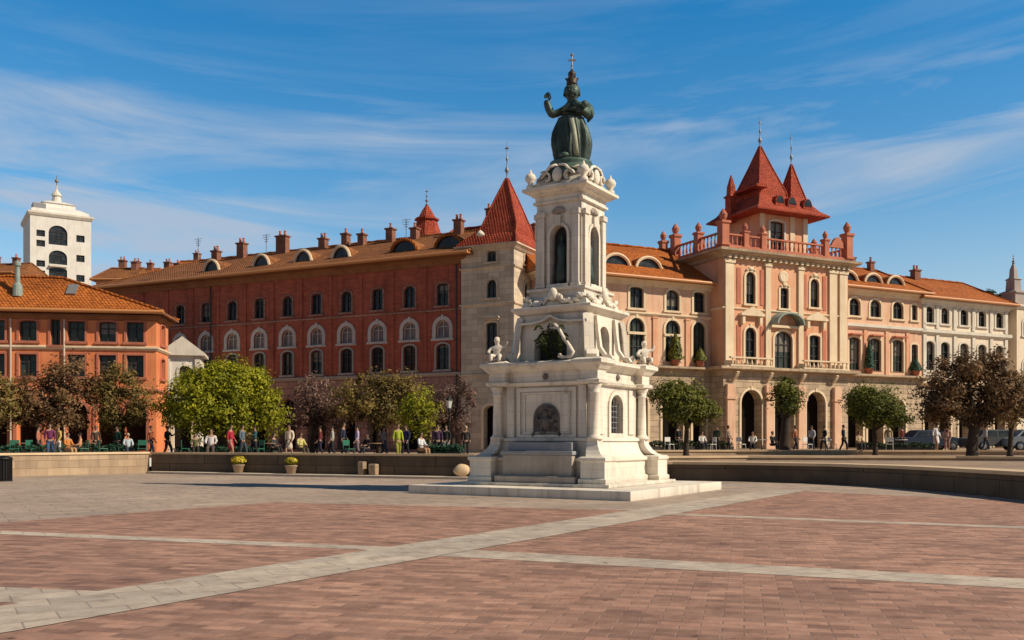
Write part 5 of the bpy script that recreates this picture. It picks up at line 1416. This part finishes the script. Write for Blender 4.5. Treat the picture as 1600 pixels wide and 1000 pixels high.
for px, Y, rz, lab in ((22, 47.5, .4, 'green cafe chair nearest the left edge of the photograph'), (50, 47.2, 1.2, 'green cafe chair left of the person in blue jeans'), (130, 48.2, -.8, 'green cafe chair just right of the person in orange'), (160, 48.8, 2.3, 'green cafe chair between the two seated people by the orange pier'), (222, 49.4, .3, 'green cafe chair behind the end of the tan wall'), (290, 48.8, 1.9, 'green cafe chair in shade left of the white shirted person'), (404, 47.5, -.6, 'green cafe chair under the right side of the yellow tree'), (545, 46.8, .9, 'green cafe chair left of the two people talking')):
    place(gch, px, Y, TZ, rz, lab, GG)
for px, Y, lab in ((36, 48.0, 'round wooden cafe table between the two leftmost green chairs'), (145, 49.3, 'round wooden cafe table between green chairs by the orange pier'), (420, 48.2, 'round wooden cafe table below the right side of the yellow tree'), (585, 47.4, 'round wooden cafe table left of the person in yellow green')):
    place(gtb, px, Y, TZ, 0, lab, 'round tables of the left cafe')
for px, Y, rz, lab in ((1046, 58.5, .5, 'white cafe chair nearest the right side of the monument'), (1112, 58.6, -1.2, 'white cafe chair below the left end of the palace wing arcade'), (1158, 59.2, 2.2, 'white cafe chair left of the first pavilion arch'), (1262, 59.4, .6, 'white cafe chair before the right pavilion arch'), (1300, 58.8, 1.6, 'white cafe chair right of the right pavilion arch'), (1390, 58.2, -.4, 'white cafe chair below the rounded green tree')):
    place(wch, px, Y, UZ, rz, lab, WG)
for px, Y, lab in ((1066, 58.9, 'round white table closest to the monument'), (1190, 59.4, 'round white table before the first pavilion arch'), (1290, 59.6, 'round white table before the right pavilion arch'), (1408, 58.6, 'round white table below the rounded green tree')):
    place(wtb, px, Y, UZ, 0, lab, 'white tables of the right cafe')

PG = 'people strolling and sitting in the square'
def P(px, Y, z, label, rz=0.0, **k): person(label, px2(px, Y), Y, z, rz, group=PG, **k)
P(78, 47.0, TZ, 'person in plum top and blue jeans standing behind the tan wall', .5, shirt=(.16, .03, .1), trousers=(.05, .1, .2), s=.98)
P(91, 47.3, TZ, 'person in white trousers and yellow top beside the person in blue jeans', -.7, shirt=(.6, .4, .12), trousers=(.65, .62, .58), hair=(.2, .12, .05))
P(106, 46.9, TZ, 'person in an orange jacket sitting behind the tan wall', 1.2, pose='sit', shirt=(.62, .24, .06), trousers=(.5, .3, .15))
P(125, 48.6, TZ, 'person in peach shirt sitting near the round wooden table', -1.0, pose='sit', shirt=(.65, .34, .2), trousers=(.06, .06, .07))
P(60, 50.5, TZ, 'person in salmon coat standing under the russet tree', 2.0, shirt=(.55, .2, .13), trousers=(.05, .04, .05))
P(200, 50, TZ, 'person in pale blue shirt sitting by the orange pier', .6, pose='sit', shirt=(.5, .6, .65), trousers=(.05, .07, .1), hair=(.5, .4, .25))
P(183, 51.5, TZ, 'person in dark green coat standing by the orange pier', -.4, shirt=(.03, .07, .05), trousers=(.03, .03, .03))
P(330, 47.2, TZ, 'person in a white shirt bending forward under the yellow tree', .2, pose='sit', shirt=(.7, .66, .66), trousers=(.1, .08, .07), s=1.1)
P(361, 47.0, TZ, 'person in a deep red dress walking under the yellow tree', 1.3, shirt=(.42, .03, .05), trousers=(.4, .03, .05), phase=.2, skirt=True)
P(379, 47.6, TZ, 'person in slate blue walking beside the person in red', 1.3, shirt=(.12, .16, .2), trousers=(.06, .07, .09), phase=-.2)
P(452, 46.4, TZ, 'person in cream coat standing right of the yellow tree', -.3, shirt=(.72, .6, .45), trousers=(.65, .55, .42), skirt=True)
P(470, 47.5, TZ, 'person in pale yellow top sitting right of the person in cream', .9, pose='sit', shirt=(.6, .55, .2), trousers=(.08, .07, .05))
P(519, 48.8, TZ, 'person in pale grey jacket standing under the mauve tree', -1.4, shirt=(.45, .43, .4), trousers=(.03, .03, .04))
P(537, 48.0, TZ, 'person in a dark navy coat facing the person in lilac', 1.4, shirt=(.03, .035, .06), trousers=(.03, .03, .04), s=1.03)
P(558, 47.8, TZ, 'person in a lilac shirt standing by the olive gold tree', -1.3, shirt=(.5, .42, .58), trousers=(.22, .16, .2))
P(622, 44.6, TZ, 'person in a yellow green jacket close behind the dark wall', .5, shirt=(.36, .42, .03), trousers=(.3, .28, .05))
P(634, 46.5, TZ, 'person in dark blue clothes right behind the yellow green jacket', -.6, shirt=(.02, .025, .06), trousers=(.02, .02, .03))
P(658, 45.6, TZ, 'person in a white shirt and tan trousers sitting left of the monument', 1.0, pose='sit', shirt=(.72, .72, .74), trousers=(.45, .26, .15))
P(684, 46.5, TZ, 'person in dark purple standing near the monument hedge', .2, shirt=(.06, .03, .07), trousers=(.03, .03, .03))
P(697, 47.5, TZ, 'person in black with grey trousers beside the lamp post', -.2, shirt=(.02, .02, .02), trousers=(.25, .26, .25))
P(1097, 58.4, UZ, 'person in a white top sitting at the cafe under the palace wing', .3, pose='sit', shirt=(.78, .75, .7), trousers=(.04, .04, .05))
P(1176, 58.6, UZ, 'person in a bright white shirt sitting before the first pavilion arch', -.3, pose='sit', shirt=(.8, .77, .72), trousers=(.03, .03, .04))
P(1138, 60.5, UZ, 'person in grey brown coat standing before the pavilion corner pier', .9, shirt=(.3, .22, .17), trousers=(.06, .05, .05))
P(1207, 59.0, UZ, 'person in black sitting by the dark narrow tree', .7, pose='sit', shirt=(.02, .02, .025), trousers=(.02, .02, .02))
P(1268, 61.0, UZ, 'person in light grey jacket standing before the right pavilion arch', -.8, shirt=(.5, .5, .52), trousers=(.04, .05, .07))
P(1318, 58.4, UZ, 'person in dark blue coat walking left of the rounded green tree', 1.5, shirt=(.03, .04, .08), trousers=(.03, .03, .03), phase=.22)
P(1342, 58.8, UZ, 'person in a beige shirt sitting below the rounded green tree', .3, pose='sit', shirt=(.6, .45, .28), trousers=(.05, .05, .06))
P(1388, 60.5, UZ, 'person in tan jacket standing right of the rounded green tree', -.5, shirt=(.5, .36, .2), trousers=(.1, .08, .07))
P(1463, 60.5, UZ, 'person in a white dress standing left of the dark brown tree', .4, shirt=(.8, .78, .8), trousers=(.78, .76, .78), skirt=True, s=1.05)
P(1480, 61.5, UZ, 'person in pink coat next to the person in white', -.5, shirt=(.62, .34, .26), trousers=(.4, .22, .18))

P(150, 50.8, TZ, 'person in dark brown coat standing behind the green chairs by the russet tree', .8, shirt=(.08, .05, .035), trousers=(.03, .03, .035))
P(236, 50.2, TZ, 'person in rust jumper walking past the corner of the orange house', 1.5, shirt=(.34, .1, .05), trousers=(.04, .05, .08), phase=.22)
P(262, 50.9, TZ, 'person in black coat walking left of the bright yellow tree', 1.4, shirt=(.02, .02, .022), trousers=(.02, .02, .02), phase=-.22, arm=1)
P(305, 49.5, TZ, 'person in olive jacket sitting left of the white shirted person', .4, pose='sit', shirt=(.12, .12, .05), trousers=(.04, .04, .04))
P(398, 49.0, TZ, 'person in dark teal standing right of the person in slate blue', -.9, shirt=(.03, .09, .1), trousers=(.03, .03, .04), arm=1)
P(428, 49.6, TZ, 'person in charcoal sitting at the wooden table under the yellow tree', 1.2, pose='sit', shirt=(.05, .05, .055), trousers=(.03, .03, .03))
P(500, 50.0, TZ, 'person in maroon jacket walking under the mauve tree', -1.5, shirt=(.14, .03, .035), trousers=(.03, .03, .05), phase=.2)
P(574, 49.8, TZ, 'person in black sitting at the table below the olive gold tree', -.6, pose='sit', shirt=(.025, .025, .03), trousers=(.05, .05, .06))
P(600, 50.4, TZ, 'person in grey hooded top walking behind the yellow green jacket', 1.5, shirt=(.2, .2, .21), trousers=(.03, .04, .07), phase=.2)
P(671, 49.8, TZ, 'person in brown coat walking behind the white shirted sitter', -1.4, shirt=(.13, .08, .05), trousers=(.03, .03, .03), phase=-.2)
P(728, 50.5, TZ, 'person in pale scarf and black coat at the left flank of the monument', .1, shirt=(.03, .03, .03), trousers=(.03, .03, .03), hair=(.5, .42, .3))
P(1060, 60.0, UZ, 'person in black standing between the monument and the first white table', .5, shirt=(.02, .02, .02), trousers=(.02, .02, .02))
P(1120, 60.0, UZ, 'person in dark green coat under the right side of the cafe tree', -.6, shirt=(.03, .06, .04), trousers=(.03, .03, .03))
P(1243, 60.4, UZ, 'person in rust coat right of the dark narrow tree', .8, shirt=(.36, .13, .07), trousers=(.04, .04, .05), phase=.2)
P(1288, 61.5, UZ, 'person in black coat walking near the right pavilion arch', -1.4, shirt=(.02, .02, .025), trousers=(.02, .02, .02), phase=.22)
P(1410, 61.5, UZ, 'person in dark red jacket right of the tan jacket', 1.1, shirt=(.2, .03, .03), trousers=(.03, .03, .04))
P(1540, 60.0, UZ, 'person in light grey top walking right of the dark brown tree trunk', 1.5, shirt=(.42, .42, .43), trousers=(.05, .06, .09), phase=.2)

# parked cars far right
def car(label, px, Y, rz, paint):
    r = thing('parked_car', label, 'car', (px2(px, Y), Y, UZ), rz, 'cars parked at the far right')
    pm = pmat('car_paint', paint)
    low = [(-2.1, .32), (-2.15, .6), (-2.08, .84), (-1.6, .93), (1.15, .95), (1.95, .82), (2.12, .62), (2.1, .32)]
    bm = bmesh.new(); ring_loft(bm, [[(x * k, y, z + (.02 if k < 1 else 0)) for x, z in low] for y, k in ((-.86, .975), (-.82, 1), (.82, 1), (.86, .975))]); obj('body', bm, pm, r)
    bm = bmesh.new(); ring_loft(bm, [[(x0, -y, z), (x1, -y, z), (x1, y, z), (x0, y, z)] for x0, x1, y, z in ((-1.55, 1.2, .8, .93), (-1.02, .55, .64, 1.38), (-.9, .4, .58, 1.42))]); obj('cabin', bm, pm, r)
    for sy in (-1, 1):
        for xa, xb, ta, tb in ((-1.3, -.32, -.95, -.32), (-.22, .98, -.22, .45)):
            bm = bmesh.new(); f = [bm.verts.new((x, sy * yy, z)) for x, z, yy in ((xa, .98, .8), (xb, .98, .8), (tb, 1.33, .675), (ta, 1.33, .675))]; bm.faces.new(f); obj('side_window', bm, MT['glass_plain'], r)
        for x in (-1.3, 1.32):
            bm = bmesh.new(); rr = [(.2, -.1), (.3, -.1), (.33, -.06), (.33, .06), (.3, .1), (.2, .1)]
            ring_loft(bm, [[(x + a * math.cos(2 * PI * i / 20), sy * .8 + b_, .33 + a * math.sin(2 * PI * i / 20)) for i in range(20)] for a, b_ in rr], cap=False); w = obj('wheel', bm, MT['tyre'], r, True)
            bm = bmesh.new(); ring_loft(bm, [[(x + a * math.cos(2 * PI * i / 20), sy * (.8 + b_), .33 + a * math.sin(2 * PI * i / 20)) for i in range(20)] for a, b_ in ((.21, -.05), (.21, .07), (.06, .1))]); obj('rim', bm, MT['rim'], w)
        bm = bmesh.new(); ball(bm, (2.06, sy * .6, .68), .12, 2, (.5, 1.3, .7)); obj('headlight', bm, MT['lamp_glass'], r, True)
car('dark blue parked car left of the dark brown tree trunk', 1450, 64, .1, (.025, .04, .075))
car('dark grey parked car just right of the dark brown tree trunk', 1556, 62, .05, (.09, .095, .1))
car('pale blue grey parked car cut by the right edge of the photograph', 1618, 61, -.1, (.25, .3, .34))

# globes on the dark wall, tan stones, litter bin, lamp posts
def on_wall(px):
    """point on the face of the dark left wall seen at this column"""
    for (x0, y0), (x1, y1) in zip(DW, DW[1:]):
        k = (px - 800) / 1450; t = (k * y0 - x0) / ((x1 - x0) - k * (y1 - y0))
        if 0 <= t <= 1: return Vector((x0 + (x1 - x0) * t, y0 + (y1 - y0) * t, 0)), math.atan2(y1 - y0, x1 - x0)
for px, s, lab in ((381, 1.0, 'yellow flowering plant in a pot at the dark wall under the bright yellow tree'), (463, .8, 'smaller yellow flowering plant in a pot at the dark wall right of the first')):
    p, a = on_wall(px); RR = random.Random(px); r = thing('flower_pot', lab, 'flower pot', (p.x, p.y, .1), a, 'yellow flowers along the dark wall')
    bm = bmesh.new(); lathe(bm, [(.15, 0), (.2, .03), (.27, .32), (.3, .34), (.3, .4), (.24, .4)], 16, 0, -.38); obj('pot', bm, MT['wall_stone'], r, True)
    bm = bmesh.new(); tints = []
    for k in range(420):
        v = Vector((RR.gauss(0, 1), RR.gauss(0, 1), RR.gauss(0, 1))).normalized() * (RR.random() ** .4); q = Vector((v.x * .42 * s, v.y * .3 * s - .38, .58 + v.z * .25 * s))
        t = v.cross(Vector((RR.gauss(0, 1), RR.gauss(0, 1), RR.gauss(0, 1)))).normalized(); u = v.normalized().cross(t); L = .055
        bm.faces.new([bm.verts.new(x) for x in (q - t * L, q + u * L, q + t * L, q - u * L)]); tints.append(RR.uniform(.3, 1) if v.z > -.2 else RR.uniform(0, .3))
    me = bpy.data.meshes.new('flowers'); bm.to_mesh(me); bm.free(); a_ = me.attributes.new('tint', 'FLOAT', 'FACE'); a_.data.foreach_set('value', tints)
    link_mesh('flowers', me, MT['lf_flower'], r)
for px, w, h, lab in ((570, .34, .6, 'tan upright stone block leaning at the foot of the dark wall'), (588, .4, .5, 'smaller tan stone block right of the upright one by the dark wall')):
    p, a = on_wall(px); bm = bmesh.new(); box(bm, -w / 2, w / 2, -.4, -.06, 0, h, .06)
    for v in bm.verts: v.co += Vector((noise.noise(v.co * 4), noise.noise(v.co * 4 + Vector((9, 0, 0))), 0)) * .05
    o = tag(obj('stone_block', bm, MT['wall_stone']), lab, 'stone block', 'tan stone blocks by the dark wall'); o.location = (p.x, p.y, .1); o.rotation_euler = (0, 0, a)
p, a = on_wall(722); bm = bmesh.new(); ball(bm, (0, -.35, .28), .32, 3, (1.1, .8, .85))
for v in bm.verts: v.co += v.co.normalized() * .05 * noise.noise(v.co * 3)
o = tag(obj('boulder', bm, MT['coping'], smooth=True), 'rounded pale boulder at the foot of the dark wall left of the monument', 'stone'); o.location = (p.x, p.y, .09)
def litter_bin():
    Y = 37.4; r = thing('litter_bin', 'black slatted litter bin cut by the left edge of the photograph', 'litter bin', (px2(5, Y), Y, 0), .2)
    bm = bmesh.new(); lathe(bm, [(.27, .04), (.29, .1), (.29, .86), (.26, .88)], 20); obj('body', bm, MT['iron'], r)
    bm = bmesh.new()
    for k in range(20): a = 2 * PI * k / 20; box_c = (.31 * math.cos(a), .31 * math.sin(a)); lathe(bm, [(.022, .06), (.022, .9)], 6, *box_c)
    obj('slats', bm, MT['iron'], r)
    bm = bmesh.new(); lathe(bm, [(.35, .88), (.36, .92), (.3, .98), (.12, 1.02), (.03, 1.04)], 20); obj('lid', bm, MT['iron'], r, True)
    bm = bmesh.new(); lathe(bm, [(.34, 0), (.34, .05), (.28, .07)], 20); obj('foot', bm, MT['iron'], r)
litter_bin()
def lamp_post(px, Y, z, lab, i, protos=[]):
    if not protos:
        r = thing('street_lamp', lab, 'street lamp')
        bm = bmesh.new(); lathe(bm, [(.17, 0), (.17, .1), (.1, .2), (.085, .8), (.11, .85), (.055, .95), (.045, 2.7), (.08, 2.75), (.04, 2.85)], 12); obj('pole', bm, MT['iron'], r, True)
        bm = bmesh.new(); oct_loft(bm, [(.1, 2.86), (.17, 3.25), (.19, 3.26)], n=6); obj('lantern', bm, MT['lamp_glass'], r)
        bm = bmesh.new(); oct_loft(bm, [(.22, 3.262), (.12, 3.4), (.02, 3.52)], n=6); obj('cap', bm, MT['iron'], r)
        protos.append(r); o = r
    else: o = copy_tree(protos[0])
    o.location = (px2(px, Y), Y, z); o['label'] = lab; o['group'] = 'iron street lamps'
lamp_post(702, 48.2, TZ - .3, 'black iron street lamp left of the monument hedge', 0)

# ------------------------------------------------------------------ light, sky, camera
EL, AZ = 38.0, -20.0     # sun elevation; azimuth measured from +X towards +Y
sd = Vector((math.cos(math.radians(AZ)) * math.cos(math.radians(EL)), math.sin(math.radians(AZ)) * math.cos(math.radians(EL)), math.sin(math.radians(EL))))
sun = bpy.data.lights.new('sun', 'SUN'); sun.energy = 5.0; sun.angle = math.radians(.5); sun.color = (1, .87, .68)
so = bpy.data.objects.new('sun', sun); C.objects.link(so); so.rotation_euler = sd.to_track_quat('Z', 'Y').to_euler()

w = bpy.data.worlds.new('World'); scene.world = w; w.use_nodes = True; nt = w.node_tree
bg = nt.nodes['Background']; bg.inputs[1].default_value = .1
sky = nt.nodes.new('ShaderNodeTexSky'); sky.sky_type = 'NISHITA'; sky.sun_disc = False
sky.sun_elevation = math.radians(EL); sky.sun_rotation = math.radians(90 - AZ)
sky.air_density = 1.0; sky.dust_density = .3; sky.ozone_density = 4.0
tc = nt.nodes.new('ShaderNodeTexCoord'); dirv = tc.outputs['Generated']
hs = nt.nodes.new('ShaderNodeHueSaturation'); hs.inputs['Saturation'].default_value = 1.22; nt.links.new(sky.outputs[0], hs.inputs['Color'])
sep = nt.nodes.new('ShaderNodeSeparateXYZ'); nt.links.new(dirv, sep.inputs[0]); dz = sep.outputs[2]
def math_n(o, a, b):
    n = nt.nodes.new('ShaderNodeMath'); n.operation = o
    for s, v in zip(n.inputs, (a, b)):
        if isinstance(v, (int, float)): s.default_value = v
        else: nt.links.new(v, s)
    return n.outputs[0]
# clear autumn sky: pale near the horizon, saturated above, darkest overhead
deep = mix(nt, ramp(nt, dz, .15, .42), (1.9, 1.6, 1.32), (.48, 1.42, 1.48))
deep = mix(nt, ramp(nt, dz, .45, .8), deep, (.1, .17, .2))
deep = mix(nt, ramp(nt, sep.outputs[1], .35, -.35), deep, mix(nt, 1.0, deep, (.4, .4, .4), 'MULTIPLY'))   # darker away from the view
skyc = mix(nt, 1.0, hs.outputs[0], deep, 'MULTIPLY')
# cirrus streaks, bending upward to the right
bx_ = math_n('ADD', sep.outputs[0], .2); zc = math_n('SUBTRACT', dz, math_n('MULTIPLY', math_n('MULTIPLY', bx_, bx_), .07))
cv = nt.nodes.new('ShaderNodeCombineXYZ'); nt.links.new(sep.outputs[0], cv.inputs[0]); nt.links.new(sep.outputs[1], cv.inputs[1]); nt.links.new(zc, cv.inputs[2])
n1 = noise_n(nt, vmap(nt, cv.outputs[0], (2.1, 1.0, 17), (0, 0, 0), (.37, .2, .35)), 1.0, 9, .6, .8)
n2 = noise_n(nt, vmap(nt, cv.outputs[0], (2.0, 1, 5), (0, 0, 0), (4.1, 1.2, 2.9)), 1.0, 3, .5)
n3 = noise_n(nt, vmap(nt, cv.outputs[0], (5, 3, 45), (0, 0, 0), (1, 2, 3)), 1.0, 5, .6, .3)
cl = math_n('MULTIPLY', ramp(nt, n1, .45, .64), ramp(nt, n2, .36, .54))
cl = math_n('MULTIPLY', cl, math_n('ADD', math_n('MULTIPLY', n3, .7), .6))
cl = math_n('MULTIPLY', cl, math_n('ADD', math_n('MULTIPLY', ramp(nt, dz, .37, .29), .82), .18))
haze = math_n('MULTIPLY', ramp(nt, dz, .24, .1), .35)
cl = math_n('MINIMUM', math_n('MAXIMUM', cl, haze), .85)
fin = mix(nt, cl, skyc, (4.3, 5.2, 6.5))
nt.links.new(fin, bg.inputs[0])

cam = bpy.data.cameras.new('camera'); co = bpy.data.objects.new('camera', cam); C.objects.link(co)
co.location = (0, 0, 1.6); co.rotation_euler = (PI / 2, 0, 0)
cam.sensor_width = 36; cam.lens = 36 * 1450 / 1600; cam.shift_y = 190 / 1600; cam.clip_end = 6000; cam.clip_start = .1
scene.camera = co
scene.view_settings.view_transform = 'Standard'; scene.view_settings.look = 'None'; scene.view_settings.exposure = 0
scene.cycles.use_denoising = True
scene.cycles.max_bounces = 6; scene.cycles.diffuse_bounces = 3; scene.cycles.transparent_max_bounces = 4
